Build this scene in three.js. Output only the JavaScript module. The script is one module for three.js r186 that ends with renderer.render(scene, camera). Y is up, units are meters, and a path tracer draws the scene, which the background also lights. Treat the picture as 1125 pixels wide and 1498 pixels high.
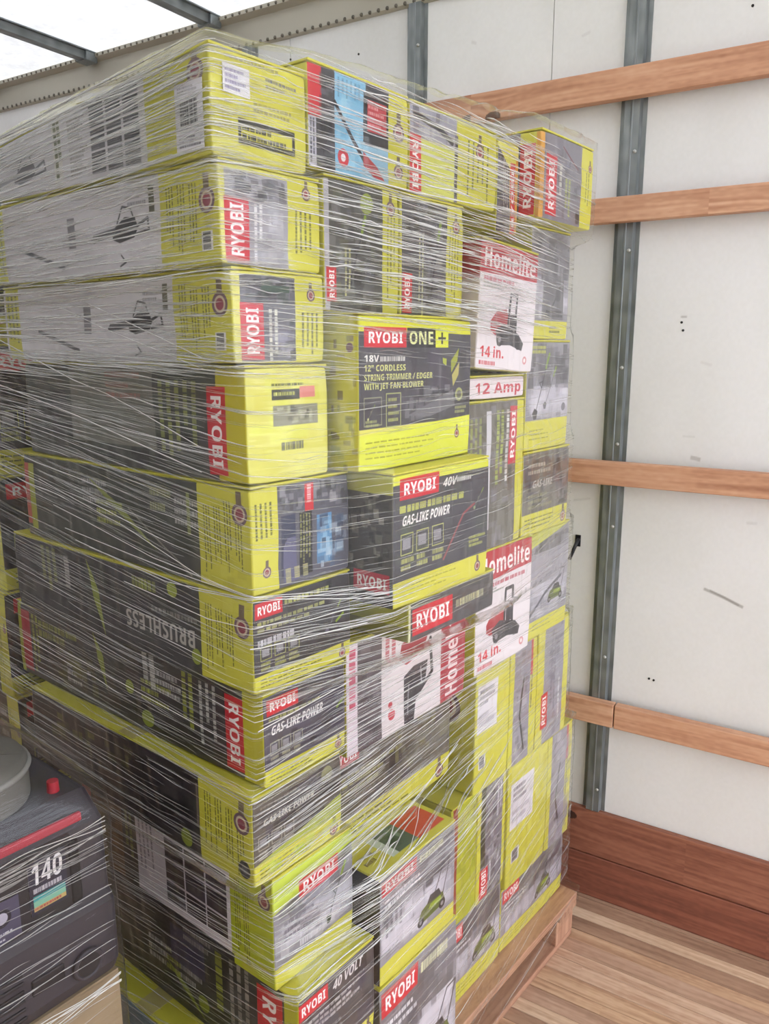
import * as THREE from 'three';
import { mergeGeometries } from 'three/addons/utils/BufferGeometryUtils.js';
import { RoundedBoxGeometry } from 'three/addons/geometries/RoundedBoxGeometry.js';

// ---------------------------------------------------------------- camera, sky, sun, exposure
const scene = new THREE.Scene();
const renderer = new THREE.WebGLRenderer({ antialias: true });
renderer.toneMapping = THREE.LinearToneMapping;
renderer.toneMappingExposure = 1.28;
renderer.shadowMap.enabled = true;
const FOCAL = 1165, EYE = 1.65, YAW = THREE.MathUtils.degToRad(58), PITCH = Math.atan(239 / FOCAL);
const camera = new THREE.PerspectiveCamera(2 * THREE.MathUtils.radToDeg(Math.atan(749 / FOCAL)), 1125 / 1498, 0.02, 60);
camera.position.set(0, EYE, 0);
camera.lookAt(Math.sin(YAW) * Math.cos(PITCH), EYE - Math.sin(PITCH), -Math.cos(YAW) * Math.cos(PITCH));
scene.background = new THREE.Color().setRGB(3.9, 4.12, 4.55);      // bright overcast sky
const sun = new THREE.DirectionalLight(0xfff6ea, 1.5);             // high sun on the translucent roof, from the nose of the truck
sun.position.set(-2.2, 9, -5.5); sun.target.position.set(1, 0, -1);
sun.castShadow = true; sun.shadow.radius = 6; sun.shadow.mapSize.set(2048, 2048);
Object.assign(sun.shadow.camera, { left: -7, right: 7, top: 7, bottom: -7, near: 1, far: 25 });
scene.add(sun, sun.target);

// ---------------------------------------------------------------- helpers
function rng(seed) { let s = seed >>> 0; return () => { s = (s + 0x6d2b79f5) | 0; let t = Math.imul(s ^ (s >>> 15), 1 | s); t = (t + Math.imul(t ^ (t >>> 7), 61 | t)) ^ t; return ((t ^ (t >>> 14)) >>> 0) / 4294967296; }; }
const taken = {};
function numbered(name) { const n = taken[name] = (taken[name] ?? -1) + 1; return n ? `${name}_${String(n).padStart(3, '0')}` : name; }
function shadows(o) { o.castShadow = true; o.receiveShadow = true; return o; }
function mesh(name, geometry, material, parent) { const m = shadows(new THREE.Mesh(geometry, material)); m.name = name; if (parent) parent.add(m); return m; }
function thing(name, label, category, group) { const g = new THREE.Group(); g.name = numbered(name); g.userData = { label, category }; if (group) g.userData.group = group; scene.add(g); return g; }
function structure(name, label, category) { const g = new THREE.Group(); g.name = name; g.userData = { label, category, kind: 'structure' }; scene.add(g); return g; }
function box(w, h, d, x = 0, y = 0, z = 0, r = 0) { const g = r ? new RoundedBoxGeometry(w, h, d, 2, r) : new THREE.BoxGeometry(w, h, d); g.translate(x, y, z); return g; }
function canvas(w, h) { const c = document.createElement('canvas'); c.width = w; c.height = h; return c; }
function canvasTexture(c, repeat = false, srgb = true) { const t = new THREE.CanvasTexture(c); t.magFilter = THREE.LinearFilter; if (srgb) t.colorSpace = THREE.SRGBColorSpace; if (repeat) t.wrapS = t.wrapT = THREE.RepeatWrapping; return t; }
function standard(color, roughness = 0.7, metalness = 0, more = {}) { return new THREE.MeshStandardMaterial({ color, roughness, metalness, ...more }); }
function noiseGrid(seed, n) { const r = rng(seed), v = new Float32Array(n * n).map(() => r()); return (x, y) => { const xi = Math.floor(x), yi = Math.floor(y), fx = x - xi, fy = y - yi, s = (t) => t * t * (3 - 2 * t), at = (i, j) => v[((j % n) + n) % n * n + ((i % n) + n) % n]; const a = at(xi, yi) + (at(xi + 1, yi) - at(xi, yi)) * s(fx), b = at(xi, yi + 1) + (at(xi + 1, yi + 1) - at(xi, yi + 1)) * s(fx); return a + (b - a) * s(fy); }; }

// the pallet's own frame: a runs along its front edge to the wall, b away from the viewer along its left side
const PSI = THREE.MathUtils.degToRad(7);
const OX = 0.9726, OZ = -0.7193, CP = Math.cos(PSI), SP = Math.sin(PSI);
function toWorld(a, b, h) { return new THREE.Vector3(OX + a * CP + b * SP, h, OZ + a * SP - b * CP); }
function place(o, a, b, h, turn = 0) { o.position.copy(toWorld(a, b, h)); o.rotation.set(0, -PSI + turn, 0, 'YXZ'); return o; }

// ---------------------------------------------------------------- wood
function woodTexture(seed, base, dark, light, knots = 0, w = 512, h = 128) {
  const c = canvas(w, h), x = c.getContext('2d'), im = x.createImageData(w, h), n1 = noiseGrid(seed, 64), n2 = noiseGrid(seed + 1, 128), r = rng(seed + 2);
  const ks = Array.from({ length: knots }, () => [r() * w, (0.2 + 0.6 * r()) * h, 3 + r() * 5]);
  for (let j = 0; j < h; j++) for (let i = 0; i < w; i++) {
    let k = 0, warp = 0;
    for (const [kx, ky, kr] of ks) { const d = Math.hypot((i - kx) / 1.6, j - ky); warp += 14 * Math.exp(-d / (kr * 2.2)) * Math.sign(j - ky); k = Math.max(k, 1 - d / kr); }
    const v = (j + warp) / h;
    let t = 0.5 * n2(i / 90, v * 40) + 0.3 * n1(i / 40, v * 90) + 0.2 * n2(i / 6, v * 60) - 0.1;
    t = Math.min(1, Math.max(0, t + 0.15 * (n1(i / 60, v * 6) - 0.5)));
    const q = Math.max(0, k) > 0 ? 1 : 0;
    for (let ch = 0; ch < 3; ch++) { let p = t < 0.5 ? dark[ch] + (base[ch] - dark[ch]) * t * 2 : base[ch] + (light[ch] - base[ch]) * (t - 0.5) * 2; if (q) p = dark[ch] * 0.55; im.data[(j * w + i) * 4 + ch] = p; }
    im.data[(j * w + i) * 4 + 3] = 255;
  }
  x.putImageData(im, 0, 0);
  return canvasTexture(c, true);
}
function woodMaterial(seed, base, dark, light, knots, roughness = 0.65) { const t = woodTexture(seed, base, dark, light, knots); return new THREE.MeshStandardMaterial({ map: t, bumpMap: t, bumpScale: 0.0008, roughness }); }
// a board whose grain runs along its longest side; uv in metres (1.2 m by 0.3 m a repeat)
function board(lx, ly, lz, seed = 1, r = 0.003) {
  const g = new RoundedBoxGeometry(lx, ly, lz, 1, Math.min(r, lx / 2.1, ly / 2.1, lz / 2.1)), p = g.attributes.position, nn = g.attributes.normal, uv = g.attributes.uv, q = rng(seed), ou = q(), ov = q();
  const L = [lx, ly, lz], long = L.indexOf(Math.max(...L));
  for (let i = 0; i < p.count; i++) {
    const P = [p.getX(i), p.getY(i), p.getZ(i)], N = [Math.abs(nn.getX(i)), Math.abs(nn.getY(i)), Math.abs(nn.getZ(i))], ax = N.indexOf(Math.max(...N));
    const rest = [0, 1, 2].filter((k) => k !== long && k !== ax), second = ax === long ? [0, 1, 2].filter((k) => k !== long) : rest;
    uv.setXY(i, (ax === long ? P[second[1]] * 0.2 : P[long]) / 1.2 + ou, P[second[0]] / 0.3 + ov);
  }
  return g;
}
// ---------------------------------------------------------------- the truck body
const WALL = 2.19, REAR = 2.2, NOSE = -6.2, ROOF = 2.715, LEFT = -0.22;
{
  // right wall: thick panel, scuffs and stains printed where the photograph shows them
  const w = 2048, h = 1024, c = canvas(w, h), x = c.getContext('2d'), n = noiseGrid(5, 64), im = x.createImageData(w, h), q = rng(77);
  for (let j = 0; j < h; j++) for (let i = 0; i < w; i++) { const t = (n(i / 170, j / 170) - 0.5) * 7 + (n(i / 40, j / 60) - 0.5) * 5 + (n(i / 3, j / 3) - 0.5) * 3, o = (j * w + i) * 4; im.data[o] = 226 + t; im.data[o + 1] = 225 + t; im.data[o + 2] = 223 + t * 1.2; im.data[o + 3] = 255; }
  x.putImageData(im, 0, 0);
  const Z0 = -4.0, Z1 = 0.6, px = (z) => (z - Z0) / (Z1 - Z0) * w, py = (y) => (1 - y / 2.7) * h;
  const mark = (z, y, len, tilt, a, wd) => { x.strokeStyle = `rgba(110,104,98,${a})`; x.lineWidth = wd; x.beginPath(); x.moveTo(px(z), py(y)); x.quadraticCurveTo(px(z + len / 2), py(y + tilt * 0.4), px(z + len), py(y + tilt)); x.stroke(); };
  mark(-0.36, 1.02, 0.1, -0.035, 0.4, 3); mark(-0.345, 1.018, 0.075, -0.03, 0.35, 2); mark(-0.46, 1.3, 0.02, 0, 0.3, 2.5); mark(-0.42, 1.37, 0.025, -0.005, 0.28, 4); mark(-0.47, 1.73, 0.015, 0, 0.3, 2); mark(-0.25, 2.18, 0.04, 0, 0.2, 3);
  for (let k = 0; k < 60; k++) mark(Z0 + q() * 4.4, 0.3 + q() * 2.2, 0.01 + q() * 0.04, (q() - 0.5) * 0.02, 0.06 + q() * 0.1, 1 + q() * 2);
  const tex = canvasTexture(c);
  const wm = new THREE.MeshStandardMaterial({ map: tex, roughness: 0.5 });
  const wall = structure('wall_right', 'white panelled side wall of the truck box behind the pallet', 'wall');
  const panelW = (z0, z1) => { const g = box(0.03, 2.72, z1 - z0 - 0.002, WALL + 0.015, 1.36, (z0 + z1) / 2), p = g.attributes.position, uv = g.attributes.uv; for (let i = 0; i < p.count; i++) uv.setXY(i, (p.getZ(i) - Z0) / (Z1 - Z0), p.getY(i) / 2.7); return g; };
  const joints = [NOSE, -5.0, -3.78, -2.74, -2.52 + 0.8, -0.845, 0.375, 1.6, REAR];
  for (let k = 0; k + 1 < joints.length; k++) mesh('wall_panel', panelW(joints[k], joints[k + 1]), wm, wall);
  mesh('outer_skin', box(0.02, 2.76, REAR - NOSE, WALL + 0.045, 1.37, (REAR + NOSE) / 2), standard(0xd8d6d0, 0.6), wall);
  const hole = new THREE.CylinderGeometry(0.0032, 0.0032, 0.002, 10).rotateZ(Math.PI / 2), hm = standard(0x2a2724, 0.9);
  for (const [z, y] of [[-0.467, 1.716], [-0.462, 1.696], [-0.485, 0.735], [-0.472, 0.733], [-0.36, 2.43], [-1.46, 2.52], [-1.72, 2.55], [-1.98, 2.55]]) mesh('screw_hole', hole.clone().translate(WALL - 0.0008, y, z), hm, wall);
  const pw = standard(0xe9e7e2, 0.6);
  mesh('wall_panel', box(0.05, 2.76, REAR - NOSE, LEFT - 0.025, 1.37, (REAR + NOSE) / 2), pw, structure('wall_left', 'white side wall of the truck box beside the viewer', 'wall'));
  mesh('wall_panel', box(WALL - LEFT + 0.1, 2.76, 0.05, (WALL + LEFT) / 2, 1.37, NOSE - 0.025), pw, structure('wall_front', 'white nose wall at the closed end of the truck box', 'wall'));

  // posts: galvanised hat sections
  const zinc = (() => { const c = canvas(256, 512), x = c.getContext('2d'), im = x.createImageData(256, 512), n = noiseGrid(31, 64); for (let j = 0; j < 512; j++) for (let i = 0; i < 256; i++) { const t = (n(i / 9, j / 14) - 0.5) * 26 + (n(i / 2, j / 40) - 0.5) * 22, o = (j * 256 + i) * 4; im.data[o] = 132 + t; im.data[o + 1] = 137 + t; im.data[o + 2] = 138 + t; im.data[o + 3] = 255; } x.putImageData(im, 0, 0); return canvasTexture(c, true); })();
  const zm = new THREE.MeshStandardMaterial({ map: zinc, roughness: 0.42, metalness: 0.55 });
  const hat = new THREE.Shape([[-0.033, 0], [-0.033, 0.003], [-0.022, 0.003], [-0.019, 0.02], [-0.003, 0.02], [-0.0018, 0.0216], [0.0018, 0.0216], [0.003, 0.02], [0.019, 0.02], [0.022, 0.003], [0.033, 0.003], [0.033, 0]].map(([u, v]) => new THREE.Vector2(u, v)));
  const postG = new THREE.ExtrudeGeometry(hat, { depth: 2.325, bevelEnabled: false, steps: 1 }).rotateX(-Math.PI / 2).rotateY(Math.PI / 2);   // length along y, face towards -x
  const rivet = new THREE.SphereGeometry(0.005, 8, 5, 0, Math.PI * 2, 0, Math.PI / 2).rotateZ(Math.PI / 2), rm = standard(0xb9bab8, 0.35, 0.7);
  [1.885, 1.255, 0.62, -0.02, -0.65].forEach((z, k) => {
    const t = structure(`trim_${k + 1}`, ['galvanised wall post far behind the stack', 'galvanised wall post rising behind the top of the stack', 'galvanised wall post standing between stack and open wall', 'galvanised wall post outside the frame to the right', 'galvanised wall post nearest the open rear'][k], 'wall post');
    mesh('post', postG.clone().translate(WALL, 0.288, -z), zm, t);
    for (const y of [0.36, 0.78, 1.165, 1.395, 1.6, 1.9, 2.14, 2.5]) mesh('rivet', rivet.clone().translate(WALL - 0.02, y, -z + 0.012), rm, t);
  });

  // timber rails across the posts
  const pine = [woodMaterial(101, [205, 158, 126], [172, 120, 90], [222, 182, 152], 4), woodMaterial(102, [200, 150, 118], [164, 112, 84], [218, 176, 146], 5)];
  const screwG = new THREE.CylinderGeometry(0.004, 0.004, 0.003, 8).rotateZ(Math.PI / 2), sm = standard(0x3b2a20, 0.6, 0.3);
  const rails = [[2.262, 2.334, 'topmost'], [1.968, 2.03, 'second highest'], [1.285, 1.349, 'third from the top'], [0.582, 0.652, 'lowest']];
  rails.forEach(([y0, y1, w], k) => {
    const t = structure(`trim_${k + 6}`, `pine rail across the wall, ${w} of four`, 'wall rail'), cuts = k === 3 ? [NOSE + 0.02, -3.1, -0.565, REAR - 0.05] : [NOSE + 0.02, -2.5, REAR - 0.05];
    for (let i = 0; i + 1 < cuts.length; i++) { const L = cuts[i + 1] - cuts[i] - 0.003; mesh('board', board(0.03, y1 - y0, L, k * 7 + i + 1, 0.0025).translate(WALL - 0.0215 - 0.015, (y0 + y1) / 2, (cuts[i] + cuts[i + 1]) / 2), pine[(k + i) % 2], t); }
    for (const z of [-1.25, -0.613, 0.02]) for (const s of [0.3, 0.7]) mesh('screw', screwG.clone().translate(WALL - 0.0372, y0 + (y1 - y0) * s, z + (s - 0.5) * 0.02), sm, t);
  });

  // kick boards along the floor
  const kick = [woodMaterial(111, [148, 94, 72], [114, 66, 50], [170, 114, 90], 1, 0.6), woodMaterial(112, [138, 82, 62], [104, 58, 44], [162, 104, 82], 1, 0.6)];
  const bb = structure('baseboard_right', 'two reddish brown kick boards along the foot of the wall', 'baseboard');
  mesh('board', board(0.022, 0.138, REAR - NOSE - 0.04, 21, 0.003).translate(2.179, 0.069, (REAR + NOSE) / 2), kick[1], bb);
  mesh('board', board(0.02, 0.146, REAR - NOSE - 0.04, 22, 0.003).translate(2.18, 0.2135, (REAR + NOSE) / 2), kick[0], bb);

  // floor of hardwood strips running the length of the truck
  const floor = structure('floor', 'worn light hardwood strip floor of the truck box', 'floor');
  const tones = [[[206, 174, 148], [172, 134, 108], [222, 196, 172]], [[184, 150, 126], [148, 114, 92], [204, 174, 150]], [[216, 188, 160], [184, 150, 122], [230, 208, 184]], [[164, 130, 106], [130, 98, 78], [190, 158, 132]], [[200, 164, 132], [162, 124, 96], [218, 188, 158]]].map((t, k) => woodMaterial(130 + k, ...t, 0, 0.6));
  const fr = rng(9); let fx = LEFT + 0.001; const fg = {};
  mesh('subfloor', box(WALL - LEFT + 0.1, 0.03, REAR - NOSE + 0.05, (WALL + LEFT) / 2, -0.04, (REAR + NOSE) / 2), standard(0x5a4736, 0.9), floor);
  while (fx < WALL - 0.03) {
    const wd = Math.min([0.034, 0.042, 0.052][Math.floor(fr() * 3)], WALL - 0.001 - fx); let z = NOSE + 0.01, first = -fr() * 1.4;
    while (z < REAR - 0.01) {
      const L = Math.min(2.8 + first, REAR - 0.005 - z); first = 0; const lift = -fr() * 0.0022;
      mesh('floor_strip', board(wd - 0.0014, 0.025, L - 0.001, Math.floor(fr() * 999), 0.0015).translate(fx + wd / 2, -0.0125 + lift, z + L / 2), tones[Math.floor(fr() * 5)], floor); z += L;
    }
    fx += wd;
  }

  // roof: translucent sheet on galvanised bows, held by a riveted cove rail
  const rc = canvas(512, 512), rx = rc.getContext('2d'), rim = rx.createImageData(512, 512), rn = noiseGrid(61, 64);
  for (let j = 0; j < 512; j++) for (let i = 0; i < 512; i++) { const t = (rn(i / 26, j / 26) - 0.5) * 16 + (rn(i / 8, j / 8) - 0.5) * 14 + (rn(i / 3, j / 3) - 0.5) * 8, o = (j * 512 + i) * 4; rim.data[o] = 238 + t; rim.data[o + 1] = 238 + t; rim.data[o + 2] = 236 + t; rim.data[o + 3] = 255; }
  rx.putImageData(rim, 0, 0);
  const rt = canvasTexture(rc, true);
  const roofM = new THREE.MeshPhysicalMaterial({ map: rt, roughness: 1, transmission: 0.22, thickness: 0, side: THREE.DoubleSide });
  const ceiling = structure('ceiling', 'white translucent roof sheet glowing with daylight', 'roof');
  const rg = new THREE.PlaneGeometry(WALL - LEFT + 0.1, REAR - NOSE, 1, 1).rotateX(Math.PI / 2).translate((WALL + LEFT) / 2, ROOF, (REAR + NOSE) / 2);
  for (let i = 0; i < 4; i++) rg.attributes.uv.setXY(i, rg.attributes.position.getX(i) / 1.1, rg.attributes.position.getZ(i) / 1.1);
  mesh('roof_sheet', rg, roofM, ceiling);
  const bowShape = new THREE.Shape([[-0.034, 0], [-0.034, -0.004], [-0.022, -0.004], [-0.018, -0.03], [0.018, -0.03], [0.022, -0.004], [0.034, -0.004], [0.034, 0]].map(([u, v]) => new THREE.Vector2(u, v)));
  const bowG = new THREE.ExtrudeGeometry(bowShape, { depth: WALL - LEFT - 0.03, bevelEnabled: false }).rotateY(Math.PI / 2);
  let k = 10;
  for (let z = 1.68; z > NOSE; z -= 0.615) { const t = structure(`trim_${k++}`, `grey metal roof bow across the roof, number ${k - 10} from the open rear`, 'roof bow'); mesh('bow', bowG.clone().translate(LEFT, ROOF - 0.001, z), zm, t); mesh('bracket', box(0.05, 0.034, 0.062, WALL - 0.055, ROOF - 0.019, z, 0.004), zm, t); }
  const cove = new THREE.Shape([[0, 0], [-0.042, 0], [-0.042, -0.012], [-0.016, -0.02], [-0.014, -0.095], [-0.005, -0.1], [0, -0.1]].map(([u, v]) => new THREE.Vector2(u, v)));
  const coveM = standard(0xb9b4a6, 0.55, 0.1), tr = structure('trim_30', 'beige riveted cove rail where wall meets roof', 'roof rail');
  mesh('cove', new THREE.ExtrudeGeometry(cove, { depth: REAR - NOSE - 0.02, bevelEnabled: false }).translate(WALL, ROOF - 0.004, NOSE + 0.01), coveM, tr);
  const dots = []; for (let z = -4.2; z < 0.4; z += 0.03) { dots.push(new THREE.SphereGeometry(0.006, 6, 4).translate(WALL - 0.014, ROOF - 0.096, z), new THREE.SphereGeometry(0.005, 6, 4).translate(WALL - 0.042, ROOF - 0.011, z)); }
  const dm = mesh('rivet_row', mergeGeometries(dots), standard(0x6c675e, 0.5, 0.4), tr); dm.userData.kind = 'stuff';
  mesh('cove', new THREE.ExtrudeGeometry(cove, { depth: REAR - NOSE - 0.02, bevelEnabled: false }).rotateY(Math.PI).translate(LEFT, ROOF - 0.004, REAR - 0.01), coveM, structure('trim_31', 'beige cove rail above the wall beside the viewer', 'roof rail'));

  // yard outside the open rear
  const yard = structure('ground', 'pale concrete yard outside the open rear of the truck', 'ground');
  mesh('concrete', box(60, 0.1, 60, 0, -1.15, 10), standard(0x9c9a94, 0.9), yard);

  // small black hook on the wall beside the stack
  const hook = thing('strap_hook', 'small black curved hook on the wall beside the stack', 'hook');
  const hc = new THREE.CatmullRomCurve3([[0, 0.02, 0], [-0.015, 0.022, 0.004], [-0.03, 0.008, 0.002], [-0.034, -0.016, -0.006], [-0.026, -0.032, -0.014]].map((p) => new THREE.Vector3(...p)));
  mesh('hook_arm', new THREE.TubeGeometry(hc, 16, 0.0055, 8), standard(0x17161a, 0.5), hook);
  mesh('hook_plate', box(0.003, 0.034, 0.016, -0.0015, 0.018, 0, 0.001), standard(0x202024, 0.5, 0.3), hook);
  hook.position.set(WALL, 1.09, -0.71);
}
// ---------------------------------------------------------------- print on the cartons
const INK = { y: '#c9c442', yd: '#bab43a', yl: '#d3cf60', k: '#37363a', kk: '#1c1b1e', k2: '#4a4748', g: '#8d8a90', gl: '#c2bfc6', w: '#e6e3e4', red: '#c41f2e', pink: '#d8616d', gr: '#7f9a2c', txt: '#55561a', blue: '#7fb4d2', lil: '#b9b1c4', navy: '#2f3350', ol: '#6a6a3a' };
class Face {
  constructor(x, px, py, w, h, seed) { Object.assign(this, { x, px, py, w, h, r: rng(seed) }); }
  X(u) { return this.px + u * this.w; } Y(v) { return this.py + v * this.h; }
  rect(u, v, w, h, c) { this.x.fillStyle = c; this.x.fillRect(this.X(u), this.Y(v), w * this.w, h * this.h); return this; }
  poly(pts, c) { this.x.fillStyle = c; this.x.beginPath(); pts.forEach(([u, v], i) => this.x[i ? 'lineTo' : 'moveTo'](this.X(u), this.Y(v))); this.x.closePath(); this.x.fill(); return this; }
  line(pts, c, t) { const x = this.x; x.strokeStyle = c; x.lineWidth = t * this.h; x.lineCap = 'round'; x.lineJoin = 'round'; x.beginPath(); pts.forEach(([u, v], i) => x[i ? 'lineTo' : 'moveTo'](this.X(u), this.Y(v))); x.stroke(); return this; }
  disc(u, v, r, c, sx = 1) { const x = this.x; x.fillStyle = c; x.beginPath(); x.ellipse(this.X(u), this.Y(v), r * this.h * sx, r * this.h, 0, 0, 7); x.fill(); return this; }
  frame(u, v, w, h, c, t) { const x = this.x; x.strokeStyle = c; x.lineWidth = t * this.h; x.strokeRect(this.X(u), this.Y(v), w * this.w, h * this.h); return this; }
  mottle(u, v, w, h, cols, n, s = 0.06) { for (let i = 0; i < n; i++) { const a = s * (0.4 + this.r()) * this.h / this.w, b = s * (0.3 + this.r()); this.x.globalAlpha = 0.25 + 0.45 * this.r(); this.rect(u + this.r() * Math.max(0, w - a), v + this.r() * Math.max(0, h - b), a, b, cols[Math.floor(this.r() * cols.length)]); } this.x.globalAlpha = 1; return this; }
  // text in a box given in face units; turn: 0, 90 (reads down), -90 (reads up), 180
  text(s, u, v, w, h, c, turn = 0, font = 'bold', slant = 0) {
    const x = this.x, W = w * this.w, H = h * this.h, side = Math.abs(turn) === 90, bw = side ? H : W, bh = side ? W : H;
    x.save(); x.translate(this.X(u) + W / 2, this.Y(v) + H / 2); x.rotate(turn * Math.PI / 180); if (slant) x.transform(1, 0, slant, 1, 0, 0);
    x.font = `${font} 100px sans-serif`; x.textAlign = 'center'; x.textBaseline = 'alphabetic'; x.fillStyle = c;
    const m = x.measureText(s).width; x.scale(bw / m, bh / 74); x.fillText(s, 0, 37); x.restore(); return this;
  }
  logo(u, v, w, h, turn = 0, c = INK.red) {
    const side = Math.abs(turn) === 90; this.rect(u, v, w, h, c);
    return side ? this.text('RYOBI', u + w * 0.22, v + h * 0.08, w * 0.56, h * 0.84, '#f6eeee', turn) : this.text('RYOBI', u + w * 0.08, v + h * 0.22, w * 0.84, h * 0.56, '#f6eeee', turn);
  }
  // rows of print too small to read
  rows(u, v, w, h, n, c, up = false, fill = 0.55) {
    for (let k = 0; k < n; k++) { let t = 0; const end = 0.55 + 0.45 * this.r(); while (t < end) { const L = (0.03 + 0.09 * this.r()) * (up ? 1 : 1), p = (k + 0.2) / n, th = fill / n; this.x.globalAlpha = 0.65 + 0.35 * this.r(); if (up) this.rect(u + w * p, v + h * t, w * th, h * L * 0.8, c); else this.rect(u + w * t, v + h * p, w * L * 0.8, h * th, c); t += L; } }
    this.x.globalAlpha = 1; return this;
  }
  badge(u, v, r) { const s = 1; this.disc(u, v, r, '#6b5160', s).disc(u, v, r * 0.72, '#c9b9a0', s).disc(u, v, r * 0.5, '#8a3a4c', s); this.rect(u - r * 0.35 * this.h / this.w, v - r * 2.1, r * 0.7 * this.h / this.w, r * 1.2, '#6b5c4a'); return this; }
  code(u, v, w, h, up = false) { this.rect(u, v, w, h, '#dcd9dc'); for (let i = 0; i < 16; i++) { const t = 0.06 + i * 0.055, k = 0.015 + 0.03 * this.r(); if (up) this.rect(u + w * 0.12, v + h * t, w * 0.7, h * k, '#222'); else this.rect(u + w * t, v + h * 0.12, w * k, h * 0.7, '#222'); } return this; }
  icons(u, v, w, h, n, c) { for (let i = 0; i < n; i++) { const d = w / n; this.frame(u + d * i + d * 0.1, v, d * 0.75, h * 0.55, c, 0.008); this.rect(u + d * (i + 0.2), v + h * 0.12, d * 0.5, h * 0.3, INK.g); this.rows(u + d * i + d * 0.1, v + h * 0.62, d * 0.78, h * 0.38, 2, c, false, 0.7); } return this; }
  saw(u, v, s, c = '#2c2a2e', bar = '#55535a') { const k = this.h / this.w * s, q = s; const p = (a, b) => [u + a * k, v + b * q]; this.poly([p(0, 0), p(0.35, -0.18), p(0.62, -0.16), p(0.7, 0), p(0.6, 0.14), p(0.2, 0.2), p(0.02, 0.14)], c); this.poly([p(0.1, 0.06), p(-0.55, 0.16), p(-0.62, 0.1), p(-0.55, 0.02), p(0.1, -0.04)], bar); this.line([p(0.15, -0.1), p(0.3, -0.34), p(0.52, -0.3), p(0.6, -0.12)], c, 0.03 * s); this.line([p(0.62, 0), p(0.95, -0.12), p(0.98, 0.06), p(0.66, 0.1)], c, 0.045 * s); return this; }
  trimmer(u, v, s, c = '#2c2a2e', turn = 0.8) { const k = this.h / this.w; const p = (t, o) => [u + (Math.cos(turn) * t - Math.sin(turn) * o) * s * k, v - (Math.sin(turn) * t + Math.cos(turn) * o) * s]; this.line([p(0, 0), p(1, 0)], c, 0.018 * s); this.line([p(0.78, 0), p(1, 0)], INK.gr, 0.05 * s); this.line([p(0.45, 0), p(0.5, 0.09), p(0.56, 0)], c, 0.018 * s); this.poly([p(-0.02, -0.07), p(0.1, -0.05), p(0.1, 0.06), p(0, 0.09), p(-0.06, 0)], c); return this; }
  mower(u, v, s) { const k = this.h / this.w * s; const p = (a, b) => [u + a * k, v + b * s]; this.line([p(0.05, 0.1), p(0.4, -0.55), p(0.62, -0.55), p(0.42, 0.05)], '#333036', 0.025 * s); this.poly([p(-0.3, 0.2), p(-0.2, 0.02), p(0.05, -0.06), p(0.42, -0.02), p(0.5, 0.16), p(0.46, 0.24), p(-0.26, 0.28)], '#57632a'); this.poly([p(-0.05, -0.02), p(0.05, -0.16), p(0.3, -0.16), p(0.38, 0)], '#3a383c'); this.poly([p(0.05, 0.02), p(0.36, 0.02), p(0.4, 0.12), p(0, 0.12)], '#8ea02e'); this.disc(u - 0.22 * k, v + 0.24 * s, 0.09 * s, '#29272b').disc(u + 0.42 * k, v + 0.22 * s, 0.1 * s, '#29272b').disc(u - 0.22 * k, v + 0.24 * s, 0.04 * s, '#8d8a90').disc(u + 0.42 * k, v + 0.22 * s, 0.045 * s, '#8d8a90'); return this; }
  edger(u, v, s) { const k = this.h / this.w * s; const p = (a, b) => [u + a * k, v + b * s]; this.poly([p(-0.45, 0.02), p(-0.3, -0.12), p(-0.05, -0.16), p(0.05, -0.02), p(0, 0.12), p(-0.3, 0.2), p(-0.44, 0.14)], '#a83a40'); this.line([p(0.02, 0.1), p(0.04, -0.36), p(0.22, -0.36), p(0.22, 0.14)], '#2d2b2f', 0.05 * s); this.rect(p(0.06, -0.1)[0], p(0, -0.1)[1], 0.15 * k, 0.2 * s, '#3a383d'); this.poly([p(-0.3, 0.12), p(-0.1, 0.04), p(0.3, 0.14), p(0.44, 0.26), p(0.4, 0.36), p(0.1, 0.3), p(-0.24, 0.32)], '#3b393d'); this.disc(u - 0.18 * k, v + 0.24 * s, 0.09 * s, '#2b292c').disc(u + 0.3 * k, v + 0.28 * s, 0.07 * s, '#2b292c').disc(u - 0.18 * k, v + 0.24 * s, 0.04 * s, '#8a878c'); return this; }
  leaf(u0, v0, u1, v1, t, c) { const dx = (v1 - v0) * t, dy = (u1 - u0) * t; return this.poly([[u0, v0], [u0 + (u1 - u0) * 0.4 + dx, v0 + (v1 - v0) * 0.4 - dy], [u1, v1], [u0 + (u1 - u0) * 0.5 - dx * 0.6, v0 + (v1 - v0) * 0.5 + dy * 0.6]], c); }
}

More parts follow.
